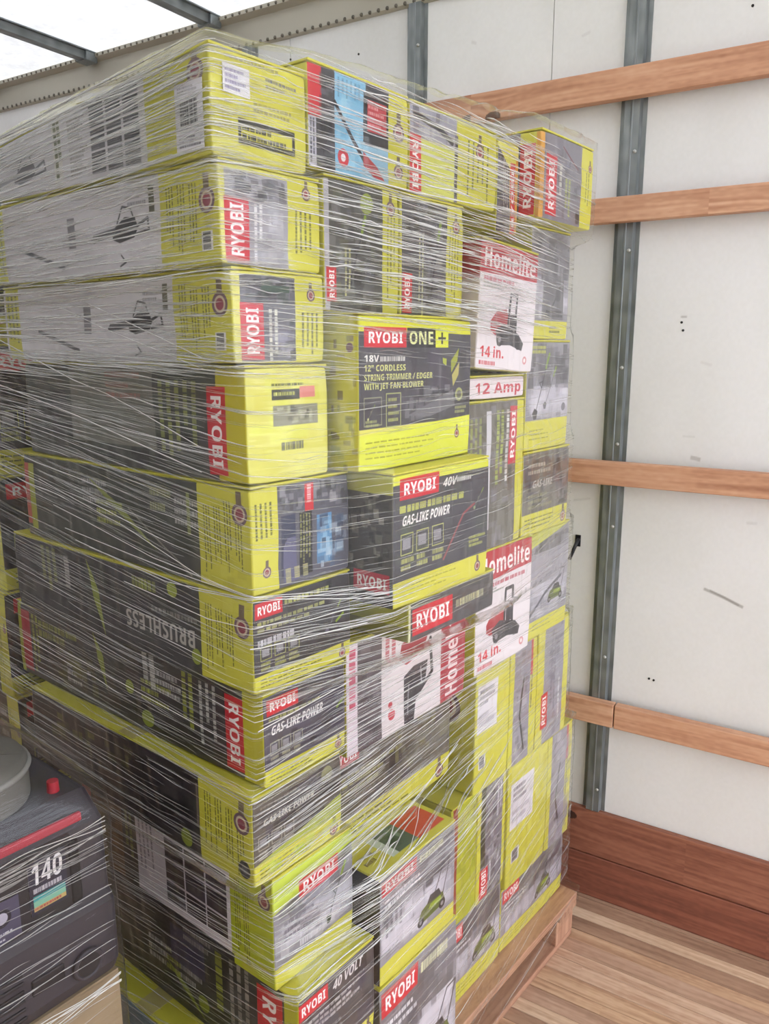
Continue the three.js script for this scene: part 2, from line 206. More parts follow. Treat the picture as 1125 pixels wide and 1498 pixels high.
// plain yellow end with columns of small print
function yellowEnd(f, u0, u1, opt = {}) {
  const w = u1 - u0; f.rect(u0, 0, w, 1, opt.c ?? INK.y).mottle(u0, 0, w, 1, [INK.yd, INK.yl], 14, 0.12);
  for (let k = 0; k < (opt.cols ?? 3); k++) f.rows(u0 + w * (0.1 + 0.2 * k), 0.12 + 0.1 * f.r(), w * 0.15, 0.75 - 0.1 * f.r(), 3, INK.txt, true, 0.4);
  const R = Math.min(0.13, w * f.w / f.h * 0.14);
  if (opt.badge !== false) f.badge(u1 - w * 0.2, opt.bv ?? 0.34, R);
  if (opt.badge2) f.badge(u1 - w * 0.2, 0.8, R);
  if (opt.code) f.code(u1 - w * 0.3, 0.66, w * 0.18, 0.2, true);
  return f;
}
function darkSide(f, u0, u1, opt = {}) {
  const w = u1 - u0; f.rect(u0, 0, w, 1, opt.c ?? INK.k).mottle(u0, 0, w, 1, [INK.kk, INK.k2, '#3f3a46', '#3c4038'], 60, 0.22);
  for (let k = 0; k < (opt.leaves ?? 3); k++) { const u = u0 + w * (0.3 + 0.5 * f.r()), v = 0.15 + 0.4 * f.r(); f.leaf(u, v, u + 0.05 * w, v + 0.45, 0.03, '#8f9a34'); }
  for (let k = 0; k < (opt.text ?? 3); k++) f.rows(u0 + w * (0.1 + 0.75 * f.r()), 0.1 + 0.5 * f.r(), w * 0.12, 0.3, 3, k % 2 ? '#a9b046' : '#b9b6b6');
  for (let k = 0; k < (opt.drops ?? 2); k++) f.disc(u0 + w * (0.5 + 0.45 * f.r()), 0.6 + 0.3 * f.r(), 0.09, '#8b9636', 0.9);
  return f;
}
// dark product panel: logo, lines of print, icons, a tool, a yellow band below
function darkFront(f, o = {}) {
  const b = o.band ?? 0.2, top = o.top ?? 0; f.rect(0, 0, 1, 1, INK.y); f.rect(o.l ?? 0, top, 1 - (o.l ?? 0) - (o.rr ?? 0), 1 - b - top, o.c ?? INK.k).mottle(o.l ?? 0, top, 1 - (o.l ?? 0) - (o.rr ?? 0), 1 - b - top, [INK.kk, INK.k2, '#454050', '#4c4a50'], 40, 0.16);
  f.rows(0.06, 1 - b + b * 0.2, 0.7, b * 0.6, 3, INK.txt, false, 0.3).badge(0.9, 1 - b * 0.4, b * 0.28);
  if (o.icons !== false) f.icons(0.06, 0.5, 0.4, 0.24, 3, '#a9ad55');
  return f;
}
const greyFront = (f, o = {}) => { const b = o.band ?? 0.2; f.rect(0, 0, 1, 1, INK.y).rect(o.l ?? 0, 0, 1 - (o.l ?? 0) - (o.rr ?? 0), 1 - b, '#8b8890').mottle(o.l ?? 0, 0, 1 - (o.l ?? 0) - (o.rr ?? 0), 0.45, ['#5d5a60', '#6f6c74', '#4d4b50'], 40, 0.14).mottle(o.l ?? 0, 0.4, 1 - (o.l ?? 0) - (o.rr ?? 0), 1 - b - 0.4, ['#b9b5c0', '#a9a5b0', '#cac6d0'], 40, 0.14); return f; };

// ---------------------------------------------------------------- cartons
const SCALE = 1350, cartonGroup = 'power tool cartons stacked on the pallet';
const flapM = standard(0xc6c040, 0.55), tapeM = new THREE.MeshPhysicalMaterial({ color: 0xc9bd7a, roughness: 0.25, transmission: 0.2, thickness: 0 }), stickerM = {};
const allCartons = [];
function bodyGeometry(w, h, d, seed, rects, sag = 0, crush = 0.004) {
  const N = 7, r = 0.0035, g = new THREE.BoxGeometry(w, h, d, N, N, N), p = g.attributes.position, uv = g.attributes.uv, q = rng(seed), n = noiseGrid(seed + 3, 32);
  const lin = (t, L) => { const k = Math.round((t / L + 0.5) * N); return k === 0 ? -L / 2 : k === N ? L / 2 : k === 1 ? -L / 2 + r : k === N - 1 ? L / 2 - r : -L / 2 + r + (L - 2 * r) * (k - 1) / (N - 2); };
  const corner = {}, normals = [];
  for (let i = 0; i < p.count; i++) {
    const face = Math.floor(i / ((N + 1) * (N + 1)));                    // +x -x +y -y +z -z
    let P = new THREE.Vector3(lin(p.getX(i), w), lin(p.getY(i), h), lin(p.getZ(i), d));
    const in_ = P.clone().clamp(new THREE.Vector3(-w / 2 + r, -h / 2 + r, -d / 2 + r), new THREE.Vector3(w / 2 - r, h / 2 - r, d / 2 - r)), off = P.clone().sub(in_), nor = off.clone().normalize();
    const U = [-P.z / d, P.z / d, P.x / w, P.x / w, P.x / w, -P.x / w][face], V = [P.y / h, P.y / h, P.z / d, -P.z / d, P.y / h, P.y / h][face];
    P = in_.addScaledVector(nor, r);
    // gentle bulges and tired corners
    const e = (t, L) => Math.max(0, 1 - Math.pow(Math.abs(2 * t / L), 4));
    const win = [e(P.y, h) * e(P.z, d), e(P.y, h) * e(P.z, d), 0, 0, e(P.x, w) * e(P.y, h), e(P.x, w) * e(P.y, h)][face];
    P.addScaledVector(nor, win * (n(P.x * 14 + face * 5, P.y * 14 + P.z * 9) - 0.55) * crush * 1.6);
    const ck = [Math.sign(P.x), Math.sign(P.y), Math.sign(P.z)].join(), cw = Math.pow(Math.abs(2 * P.x / w), 12) * Math.pow(Math.abs(2 * P.y / h), 12) * Math.pow(Math.abs(2 * P.z / d), 12);
    corner[ck] ??= [q() * crush, q() * crush, q() * crush];
    P.x -= Math.sign(P.x) * corner[ck][0] * cw; P.y -= Math.sign(P.y) * corner[ck][1] * cw; P.z -= Math.sign(P.z) * corner[ck][2] * cw;
    if (sag) P.y -= sag * (P.y / h + 0.5) * (0.5 - P.z / d);
    p.setXYZ(i, P.x, P.y + h / 2, P.z);
    g.attributes.normal.setXYZ(i, nor.x, nor.y, nor.z);
    const R = rects[['left', 'left', 'plain', 'plain', 'front', 'front'][face]];
    const u = Math.min(1, Math.max(0, U + 0.5)), v = Math.min(1, Math.max(0, V + 0.5));
    uv.setXY(i, R[0] + (R[2] - R[0]) * u, R[1] + (R[3] - R[1]) * v);
  }
  return g;
}
// a carton given in the pallet's frame: [a0, a1], [h0, h1], front plane b, depth d
function carton(label, a0, a1, h0, h1, b, d, front, left, o = {}) {
  const w = a1 - a0, h = h1 - h0 - 0.0045, seed = Math.round(1000 * (a0 + 3) + 7777 * h0), S = SCALE;
  const FW = Math.round(w * S), LW = Math.round(d * S), H = Math.round(h * S), TH = o.top ? Math.round(d * 0.5 * S) : 0, CW = FW + LW + 16, CH = H + 12 + TH;
  const c = canvas(CW, CH), x = c.getContext('2d'); x.fillStyle = INK.y; x.fillRect(0, 0, CW, CH);
  const part = (px, py, w_, h_, fn, sd) => { x.save(); x.beginPath(); x.rect(px, py, w_, h_); x.clip(); fn(new Face(x, px, py, w_, h_, sd)); x.restore(); };
  part(0, 0, FW, H, front, seed + 1); part(FW + 4, 0, LW, H, left ?? ((f) => yellowEnd(f, 0, 1, { cols: 4 })), seed + 2);
  if (o.top) part(0, H + 10, FW, TH, o.top, seed + 5);
  const R = { front: [0, 1 - H / CH, FW / CW, 1], left: [(FW + 4) / CW, 1 - H / CH, (FW + 4 + LW) / CW, 1], plain: [(CW - 8) / CW, 1 - (H - 4) / CH, (CW - 6) / CW, 1 - (H - 6) / CH] };
  const t = canvasTexture(c), m = new THREE.MeshPhysicalMaterial({ map: t, roughness: 0.42, clearcoat: 0.12, clearcoatRoughness: 0.4 });
  const g = thing(o.name ?? 'carton', label, 'carton', cartonGroup);
  mesh('carton_body', bodyGeometry(w - 0.002, h, d - 0.002, seed, R, o.sag ?? 0), m, g);
  if (o.top) {
    const tg = box(w - 0.003, 0.004, d - 0.003, 0, h + 0.0022, 0, 0.0012), P = tg.attributes.position, uv = tg.attributes.uv;
    for (let i = 0; i < P.count; i++) uv.setXY(i, (P.getX(i) / w + 0.5) * FW / CW, (TH * (0.5 - P.getZ(i) / d)) / CH);
    mesh('top_panel', tg, m, g);
  } else {
    for (const s of [-1, 1]) { const fl = box(w - 0.004, 0.0035, d / 2 - 0.003, 0, 0, 0, 0.001); if (o.sag) { const P = fl.attributes.position; for (let i = 0; i < P.count; i++) P.setY(i, P.getY(i) - o.sag * (0.5 - (P.getZ(i) + s * d / 4) / d)); } mesh('flap', fl.translate(0, h + 0.002, s * d / 4), flapM, g); }
    mesh('tape', box(w - 0.004, 0.0004, 0.045, 0, h + 0.0041 - (o.sag ?? 0) * 0.5, 0), tapeM, g);
  }
  if (o.tilt) g.rotation.z = o.tilt;
  place(g, (a0 + a1) / 2, b + d / 2, h0, o.turn ?? 0); if (o.tilt) { g.rotation.order = 'YXZ'; g.rotation.z = o.tilt; }
  allCartons.push([a0, a1, h0, h1, b, b + d]);
  return g;
}
// white paper sticker on a carton's left (or front) face
function sticker(g, side, u, v, w, h, boxW, boxH, boxD, draw) {
  const c = canvas(Math.round(w * 1600), Math.round(h * 1600)), f = new Face(c.getContext('2d'), 0, 0, c.width, c.height, 40 + Math.round(u * 100)); f.rect(0, 0, 1, 1, '#dedbe2'); draw(f);
  const geo = new THREE.BoxGeometry(w, h, 0.0006), m = new THREE.MeshStandardMaterial({ map: canvasTexture(c), roughness: 0.5 });
  const s = mesh('sticker', geo, m, g); s.userData.label = 'white paper shipping sticker';
  if (side === 'left') { s.rotation.y = -Math.PI / 2; s.position.set(-boxW / 2 - 0.0016, boxH * (1 - v) - h / 2, boxD / 2 - u - w / 2); } else s.position.set(-boxW / 2 + u + w / 2, boxH * (1 - v) - h / 2, boxD / 2 + 0.0016);
  return s;
}
// near corner column, from the top down; left faces are painted with their near edge at u = 1
const U = (b, d) => 1 - b / d;
{
  let d = 0.56;
  const c1 = carton('topmost yellow carton at the near corner with a black outlined label', -0.19, -0.02, 1.888, 2.019, 0, d, (f) => {
    f.rect(0, 0, 1, 1, INK.y).mottle(0, 0, 1, 1, [INK.yd, INK.yl], 16, 0.18).rows(0.55, 0.14, 0.32, 0.12, 2, '#6d6a78').rows(0.42, 0.4, 0.45, 0.12, 2, '#8a8450').rows(0.15, 0.03, 0.6, 0.06, 1, '#8a8450');
    f.rect(0.26, 0.6, 0.6, 0.24, '#26241c').rect(0.29, 0.65, 0.54, 0.14, INK.y).rows(0.3, 0.64, 0.52, 0.16, 2, '#26241c', false, 0.6);
  }, (f) => {
    f.rect(0, 0, 1, 1, '#cfccd0'); yellowEnd(f, U(0.135, d), 1, { cols: 0, bv: 0.2 }); f.rect(U(0.148, d), 0, 0.013 / d, 1, '#dcd9da');
    for (let r = 0; r < 9; r++) for (let k = 0; k < 3; k++) f.rect(U(0.27, d) + k * 0.042 / d, 0.06 + r * 0.098, 0.036 / d, 0.07, ['#3a383c', '#4a484c', '#5b595e'][(r + k * 2) % 3]).rows(U(0.27, d) + k * 0.042 / d, 0.07 + r * 0.098, 0.034 / d, 0.05, 2, '#8b898e', false, 0.35);
    f.rows(U(0.33, d), 0.1, 0.05 / d, 0.78, 14, '#8a8580'); f.rect(U(0.375, d), 0.04, 0.024 / d, 0.9, '#d5d2cc').rows(U(0.372, d), 0.05, 0.02 / d, 0.88, 2, '#3f4420', true, 0.8);
    f.saw(U(0.5, d), 0.62, 0.8, '#6b696e', '#9a989c');
  }, { sag: 0.042 });
  sticker(c1, 'left', 0.012, 0.3, 0.055, 0.082, 0.17, 0.127, d, (f) => f.code(0.14, 0.2, 0.72, 0.5, false).rows(0.1, 0.76, 0.8, 0.18, 3, '#66636b').rows(0.1, 0.05, 0.7, 0.1, 2, '#8a868e'));
  sticker(c1, 'front', 0.02, 0.14, 0.044, 0.034, 0.17, 0.127, d, (f) => f.rows(0.08, 0.1, 0.85, 0.8, 4, '#8d86a6', false, 0.6));

  d = 0.62;
  const sawSide = (far) => (f) => {
    f.rect(0, 0, 1, 1, '#d3cfd4'); yellowEnd(f, U(0.125, d), 1, { code: true, bv: 0.36 });
    f.saw(U(0.24, d), 0.52, 0.72).rows(U(0.2, d), 0.16, 0.05 / d, 0.14, 2, '#86838a').rect(U(0.15, d), 0.1, 0.012 / d, 0.3, '#54523f').rect(U(0.36, d), 0.3, 0.02 / d, 0.35, '#77747a').line([[U(0.38, d), 0.86], [U(0.5, d), 0.6]], '#55535a', 0.05).line([[U(0.22, d), 0.8], [U(0.21, d), 0.88], [U(0.225, d), 0.92]], '#3a383c', 0.02);
    f.rect(U(0.61, d), 0, 0.045 / d, 1, INK.y).rows(U(0.607, d), 0.05, 0.04 / d, 0.9, 3, INK.txt, true, 0.4);
  };
  carton('second carton from the top at the near corner, grey panel beside a red strip', -0.182, 0.005, 1.757, 1.887, 0, d, (f) => {
    f.rect(0, 0, 1, 1, INK.yl).rect(0.05, 0.06, 0.6, 0.94, '#9a98a0').mottle(0.06, 0.05, 0.58, 0.3, [INK.k, '#4c4a50', '#6d6a72'], 30, 0.12).mottle(0.28, 0.4, 0.36, 0.58, ['#b5b2ba', '#8b8890', '#a6a3aa'], 30, 0.12).rows(0.3, 0.36, 0.1, 0.6, 2, '#e2dfe2', true).logo(0.04, 0.33, 0.22, 0.64, -90);
    f.rect(0.65, 0, 0.35, 1, INK.y).rows(0.72, 0.35, 0.2, 0.55, 4, INK.txt, true, 0.4).badge(0.85, 0.16, 0.07);
  }, sawSide(0));
  carton('third carton from the top at the near corner, dark panel beside a bright red strip', -0.167, 0.01, 1.63, 1.7565, 0, d, (f) => {
    f.rect(0, 0, 1, 1, INK.yl).rect(0.08, 0.04, 0.58, 0.94, '#5c5a62').mottle(0.1, 0.04, 0.55, 0.32, [INK.kk, '#35423c', '#716e78'], 26, 0.13).rect(0.3, 0.14, 0.3, 0.07, '#3f5148').mottle(0.4, 0.55, 0.25, 0.4, ['#9a96a6', '#7b7886', '#6a6776'], 24, 0.12).rows(0.36, 0.4, 0.12, 0.54, 2, '#d6d6c8', true).rect(0.6, 0.5, 0.05, 0.07, INK.kk).rect(0.6, 0.86, 0.06, 0.09, INK.kk).logo(0.075, 0.34, 0.24, 0.62, -90);
    f.rect(0.67, 0, 0.33, 1, INK.y).rows(0.72, 0.42, 0.22, 0.5, 4, INK.txt, true, 0.4).badge(0.84, 0.22, 0.07);
  }, sawSide(1));
  d = 0.6;
  carton('plain yellow carton face with one small picture label, fourth at the near corner', -0.15, 0.016, 1.462, 1.6285, 0, d, (f) => {
    f.rect(0, 0, 1, 1, INK.yl).mottle(0, 0, 1, 1, [INK.y, '#dade5e'], 20, 0.2).rect(0.3, 0.19, 0.33, 0.09, '#2b2a1e').rows(0.32, 0.2, 0.3, 0.06, 1, '#cfd26a').rect(0.63, 0.17, 0.2, 0.1, '#cf7a72').rect(0.31, 0.33, 0.55, 0.18, '#85836e').mottle(0.31, 0.33, 0.55, 0.18, ['#47463f', '#b7b59c'], 20, 0.06).rows(0.4, 0.64, 0.44, 0.09, 1, '#5c5b4a', false, 0.8).rows(0.3, 0.13, 0.45, 0.04, 1, INK.txt);
  }, (f) => {
    darkSide(f, 0, 1, { c: '#464a46', leaves: 0, drops: 0, text: 0 }); f.rect(U(0.062, d), 0, 1, 1, '#c0b51e').logo(U(0.082, d), 0.16, 0.04 / d, 0.78, 90);
    f.rect(U(0.45, d), 0, 0.24 / d, 0.78, '#76766f').mottle(U(0.45, d), 0, 0.24 / d, 0.78, ['#6b6c66', '#83837b'], 30, 0.2).rows(U(0.2, d), 0.12, 0.1 / d, 0.7, 5, '#9aa25a', true, 0.5).rows(U(0.34, d), 0.04, 0.1 / d, 0.3, 3, '#a0706a');
  });
  d = 0.64;
  carton('carton with tall yellow end and a blue figure on its front, fifth at near corner', -0.148, 0.062, 1.3, 1.461, 0, d, (f) => {
    f.rect(0, 0, 1, 1, INK.y).rows(0.03, 0.14, 0.18, 0.4, 4, INK.txt, true, 0.4).badge(0.14, 0.8, 0.055).rect(0.25, 0, 0.75, 1, '#565460').mottle(0.25, 0, 0.75, 0.3, [INK.k, '#a5a2a8', '#7a7680'], 50, 0.08).rect(0.28, 0.3, 0.14, 0.6, INK.navy).poly([[0.3, 0.95], [0.3, 0.6], [0.34, 0.52], [0.42, 0.52], [0.44, 0.95]], '#5a5878').rect(0.46, 0.3, 0.13, 0.62, '#1d1c20').rows(0.46, 0.32, 0.12, 0.6, 4, '#8a8a4a', true).rect(0.52, 0.03, 0.09, 0.27, INK.red).rows(0.53, 0.04, 0.07, 0.25, 1, '#eccfd0', true, 0.6).rect(0.64, 0.36, 0.16, 0.5, '#5a86ae').mottle(0.62, 0.36, 0.36, 0.56, ['#8fb2cc', '#2f3a52', '#b7c4d0', '#4b5d78'], 40, 0.1).rows(0.3, 0.82, 0.26, 0.14, 3, '#b5b07a', true, 0.6);
  }, (f) => { darkSide(f, 0, 1, { leaves: 0, drops: 0, c: '#40443f' }); yellowEnd(f, U(0.118, d), 1, { cols: 4, bv: 0.24 }); f.leaf(U(0.42, d), 0.12, U(0.22, d), 0.8, 0.035, '#8f9a48').line([[U(0.3, d), 0.4], [U(0.14, d), 0.95]], '#8a8a80', 0.02).rect(U(0.145, d), 0.12, 0.008 / d, 0.42, '#8d9660').rect(U(0.64, d), 0.1, 0.018 / d, 0.75, '#b45048').rect(U(0.622, d), 0.1, 0.02 / d, 0.8, '#9fa334').rows(U(0.24, d), 0.1, 0.06 / d, 0.3, 2, '#9ba06a'); });
  d = 0.7;
  carton('yellow-ended carton with red mark at upper left of its dark front, sixth at near corner', -0.151, 0.064, 1.148, 1.2985, 0, d, (f) => {
    darkFront(f, { band: 0.2, icons: false }).logo(0.02, 0.03, 0.26, 0.17).rows(0.3, 0.06, 0.5, 0.1, 1, '#b6ba66').rows(0.04, 0.22, 0.7, 0.14, 2, '#a5a76a').rows(0.04, 0.4, 0.5, 0.1, 1, '#d5d2dc', false, 0.7).icons(0.05, 0.5, 0.4, 0.26, 3, '#b0b35e').trimmer(0.55, 0.74, 0.6, '#26242a', 0.5).trimmer(0.72, 0.6, 0.4, '#6c687a', 0.9);
  }, (f) => {
    darkSide(f, 0, 1, { leaves: 0, drops: 1, text: 0 }); yellowEnd(f, U(0.122, d), 1, { cols: 3, bv: 0.3 }); f.text('BRUSHLESS', U(0.325, d), 0.52, 0.19 / d, 0.2, '#b7b3ae', 180).rows(U(0.25, d), 0.36, 0.12 / d, 0.1, 1, '#8f8c88').leaf(U(0.44, d), 0.05, U(0.39, d), 0.98, 0.022, '#8f9a3a').rows(U(0.6, d), 0.05, 0.06 / d, 0.6, 3, '#8f9650', true).rows(U(0.52, d), 0.1, 0.02 / d, 0.5, 1, '#b7b3ae', true, 0.8).disc(U(0.19, d), 0.12, 0.09, '#9aa53a').rows(U(0.3, d), 0.06, 0.1 / d, 0.16, 1, '#9aa24a', false, 0.8);
  });
  d = 0.745;
  carton('carton with tall red side strip and white-lettered grey front, seventh down at near corner', -0.137, 0.048, 0.99, 1.1465, 0, d, (f) => {
    darkFront(f, { band: 0.2, c: '#4d4956', icons: false }).logo(0.04, 0.05, 0.36, 0.17).rows(0.06, 0.24, 0.6, 0.07, 1, '#a9ab6a').text('GAS-LIKE POWER', 0.08, 0.34, 0.62, 0.1, '#e9e6e6', 0, 'italic bold').icons(0.06, 0.52, 0.4, 0.24, 3, '#b0ae92').trimmer(0.56, 0.72, 0.6, '#2b2930', 0.55);
  }, (f) => {
    darkSide(f, 0, 1, { leaves: 0, drops: 0, c: '#3a3639' }); f.rect(U(0.046, d), 0, 1, 1, '#bdb71e').logo(U(0.088, d), 0.1, 0.042 / d, 0.82, 90).rows(U(0.155, d), 0.08, 0.05 / d, 0.7, 3, '#c3c0bc', true, 0.45).rows(U(0.2, d), 0.05, 0.035 / d, 0.8, 2, '#a9b03e', true, 0.6).rows(U(0.31, d), -0.02, 0.04 / d, 0.6, 2, '#c0bdb9', true, 0.7).disc(U(0.3, d), 0.82, 0.1, '#94a03a', 1.2).disc(U(0.35, d), 0.52, 0.09, '#94a03a', 0.9).leaf(U(0.46, d), 0.0, U(0.42, d), 0.7, 0.026, '#8f9a3a').rows(U(0.66, d), 0.12, 0.14 / d, 0.26, 2, '#8c9440', false, 0.7).rect(U(0.73, d), 0.08, 0.035 / d, 0.85, '#b03040').rect(U(0.745, d), 0, 0.016 / d, 1, '#a8ac2e').rows(U(0.69, d), 0.1, 0.03 / d, 0.8, 2, '#9aa03a', true).mottle(U(0.6, d), 0.3, 0.2, 0.6, ['#57552e', '#6b6936'], 24, 0.15);
  });
  d = 0.66;
  carton('carton with two round badges on its yellow end, brown printed front, eighth down near corner', -0.165, 0.036, 0.8345, 0.9885, 0, d, (f) => {
    darkFront(f, { band: 0.26, c: '#5a544e', icons: false }).rows(0.08, 0.1, 0.6, 0.1, 2, '#8e887e').text('GAS-LIKE POWER', 0.1, 0.26, 0.56, 0.07, '#d5d1c6', 0, 'italic bold').icons(0.04, 0.44, 0.4, 0.26, 3, '#b9b5a6').disc(0.82, 0.16, 0.09, '#8a8a64').mottle(0, 0.74, 1, 0.2, ['#b7c844', '#d2dc86'], 14, 0.14).poly([[0, 0.74], [1, 0.5], [1, 0.74]], '#a9b24a');
  }, (f) => { darkSide(f, 0, 1, { leaves: 0, text: 2, drops: 0, c: '#332f33' }); yellowEnd(f, U(0.128, d), 1, { cols: 4, bv: 0.3 }); f.disc(U(0.022, d), 0.82, 0.11, '#2c2a30', 0.8).disc(U(0.022, d), 0.82, 0.06, '#55535c', 0.8).disc(U(0.165, d), 0.84, 0.11, '#8c983c', 0.9).mottle(U(0.62, d), 0.1, 0.5, 0.5, ['#7d7f36', '#5e5c34'], 26, 0.14).rect(U(0.135, d), 0.1, 0.005 / d, 0.5, '#7a6a6a'); });
  d = 0.6;
  carton('carton with white grid of nine pictures on its side, ninth down near corner', -0.13, 0.064, 0.627, 0.833, 0, d, (f) => {
    greyFront(f, { band: 0.2 }).poly([[0, 0], [1, 0], [1, 0.12], [0, 0.3]], '#bccc4a').logo(0.3, 0.14, 0.5, 0.17).rows(0.12, 0.42, 0.5, 0.2, 3, '#6a6672').trimmer(0.66, 0.72, 0.5, '#2e3a2c', 1.1).rows(0.3, 0.6, 0.34, 0.16, 2, '#cfcbd6', false, 0.7);
  }, (f) => {
    darkSide(f, 0, 1, { leaves: 2, drops: 2, c: '#4f4838' }); yellowEnd(f, U(0.105, d), 1, { cols: 2, bv: 0.22, c: '#b2bb20' }); f.rect(U(0.375, d), 0.04, 0.27 / d, 0.86, '#ded6e0').rows(U(0.368, d), 0.12, 0.05 / d, 0.6, 4, '#857d8a', true, 0.4);
    for (let r = 0; r < 3; r++) for (let k = 0; k < 3; k++) f.rect(U(0.285, d) + k * 0.058 / d, 0.19 + r * 0.215, 0.054 / d, 0.195, ['#3a2f3a', '#4a3d40', '#433a48'][(r + k) % 3]).mottle(U(0.285, d) + k * 0.058 / d, 0.2 + r * 0.215, 0.05 / d, 0.18, ['#6a5d5c', '#2c252e', '#57584a'], 8, 0.07);
    f.rect(U(0.42, d), 0, 0.042 / d, 0.9, '#23251c').rows(U(0.413, d), 0.06, 0.028 / d, 0.8, 2, '#8f9a4a', true, 0.6).rect(U(0.52, d), 0, 0.1 / d, 0.9, '#6d5034').mottle(U(0.52, d), 0, 0.16, 0.9, ['#8a6a40', '#4d3a28'], 20, 0.12).rect(U(0.555, d), 0.1, 0.03 / d, 0.35, '#b43a30').rect(0, 0.9, U(0.1, d), 0.1, '#2e2a30');
  });
  d = 0.6;
  carton('carton jutting out at the near corner with a bare yellow lid, tenth down', -0.118, 0.075, 0.43, 0.6255, -0.04, d, (f) => {
    darkFront(f, { band: 0.2, c: '#4d4648', icons: false }).logo(0.0, 0.04, 0.36, 0.16).text('40 VOLT', 0.42, 0.07, 0.4, 0.1, '#d8d2d2', 0, 'italic bold').rows(0.06, 0.26, 0.8, 0.16, 3, '#b7b0b0').rows(0.1, 0.48, 0.5, 0.2, 3, '#8a8484');
  }, (f) => { darkSide(f, 0, 1, { leaves: 0, drops: 2 }); f.rect(U(0.034, d), 0, 1, 1, '#bcbc22').logo(U(0.1, d), 0.08, 0.062 / d, 0.86, 90).rows(U(0.175, d), 0.04, 0.06 / d, 0.9, 3, '#9d9690', true, 0.5).rows(U(0.215, d), 0.06, 0.03 / d, 0.8, 1, '#9aa03a', true, 0.6).rect(U(0.34, d), 0.1, 0.1 / d, 0.4, '#4a4560').leaf(U(0.36, d), 0.55, U(0.24, d), 0.95, 0.06, '#8f9a3a').rows(U(0.3, d), 0.02, 0.08 / d, 0.18, 2, '#a09a96'); }, { top: (f) => f.rect(0, 0, 1, 1, INK.y).mottle(0, 0, 1, 1, [INK.yd, INK.yl], 20, 0.15) });
  carton('bottom carton at the near corner with a pale blue side panel', -0.17, 0.075, 0.14, 0.4285, 0.02, 0.62, (f) => darkFront(f, { band: 0.25 }).logo(0.04, 0.05, 0.4, 0.14), (f) => { yellowEnd(f, 0, 1, { cols: 3, badge: false }); f.rect(0.08, 0.0, 0.5, 1, '#8ea3ae').mottle(0.08, 0, 0.5, 1, ['#6d8698', '#a9bac0', '#c4ccca'], 30, 0.1).rect(0, 0, 0.06, 1, '#a9a032'); });
}
// second tier along the left side, behind the near column
{
  const side = (k) => (f) => { darkSide(f, 0, 1, { leaves: 1, drops: 1 }); yellowEnd(f, 0.82, 1, { cols: 2 }); if (k % 2) f.logo(0.7, 0.1, 0.09, 0.8, 90); };
  const rows = [[0.14, 0.42], [0.421, 0.68], [0.681, 0.93], [0.931, 1.16], [1.161, 1.4], [1.401, 1.66], [1.661, 1.93]];
  const at = ['lowest', 'second lowest', 'third lowest', 'middle', 'third highest', 'second highest', 'highest'];
  rows.forEach(([h0, h1], k) => carton(`${at[k]} carton of the rear column at the far left of the stack`, -0.15 - 0.008 * (k % 2), 0.22, h0, h1, 0.752, 0.27, (f) => darkFront(f).logo(0.05, 0.05, 0.35, 0.14), side(k)));
}
// top row towards the wall
carton('carton with pale blue picture panel between red strips, in the top row', -0.018, 0.214, 1.9, 2.043, 0.0, 0.42, (f) => {
  f.rect(0, 0, 1, 1, '#3a3a40').rect(0, 0, 0.12, 0.5, INK.red).rect(0, 0.5, 0.07, 0.5, '#b5b2c0').rows(0.01, 0.52, 0.05, 0.46, 2, '#3a3a44', true, 0.6).mottle(0.1, 0, 0.14, 1, [INK.kk, '#2f3a36', '#6a6470'], 24, 0.12).rect(0.24, 0, 0.3, 1, INK.blue).mottle(0.24, 0, 0.3, 1, ['#98c6de', '#6ba6c8', '#a8cfe0'], 24, 0.16).rows(0.26, 0.05, 0.24, 0.2, 6, '#5b87a4', true, 0.4).rect(0.52, 0.1, 0.26, 0.5, '#262428').rect(0.56, 0.16, 0.2, 0.32, '#b4343c').rows(0.57, 0.2, 0.17, 0.24, 4, '#e0a0a0').rect(0.5, 0.62, 0.28, 0.38, '#8fb6cc').line([[0.24, 0.3], [0.42, 0.62], [0.56, 0.84]], '#26242a', 0.045).poly([[0.52, 0.7], [0.66, 0.82], [0.74, 0.96], [0.62, 0.94], [0.52, 0.84]], '#a83c40').disc(0.32, 0.82, 0.09, '#c4323c').disc(0.32, 0.82, 0.04, '#eadfe0').rect(0.78, 0, 0.22, 1, INK.y).badge(0.89, 0.4, 0.1).badge(0.89, 0.82, 0.08);
}, undefined);
carton('carton with red vertical strip and pale yellow panel, in the top row', 0.2155, 0.485, 1.9, 2.042, 0.0, 0.42, (f) => {
  f.rect(0, 0, 1, 1, INK.y).rect(0.0, 0.0, 0.5, 0.36, '#9a98a4').mottle(0, 0, 0.5, 0.36, ['#4c4a52', '#b5b2bc', '#7b7884'], 26, 0.1).line([[0.05, 0.12], [0.3, 0.18], [0.45, 0.3]], '#3a383e', 0.07).logo(0.0, 0.34, 0.12, 0.66, 90, '#c8303a').rect(0.12, 0.38, 0.36, 0.62, '#cfd268').rect(0.48, 0.2, 0.035, 0.8, '#6a6672').rows(0.485, 0.3, 0.03, 0.6, 1, '#222', true, 0.8).rows(0.62, 0.2, 0.3, 0.7, 5, INK.txt, true, 0.3).badge(0.78, 0.3, 0.1);
}, undefined);
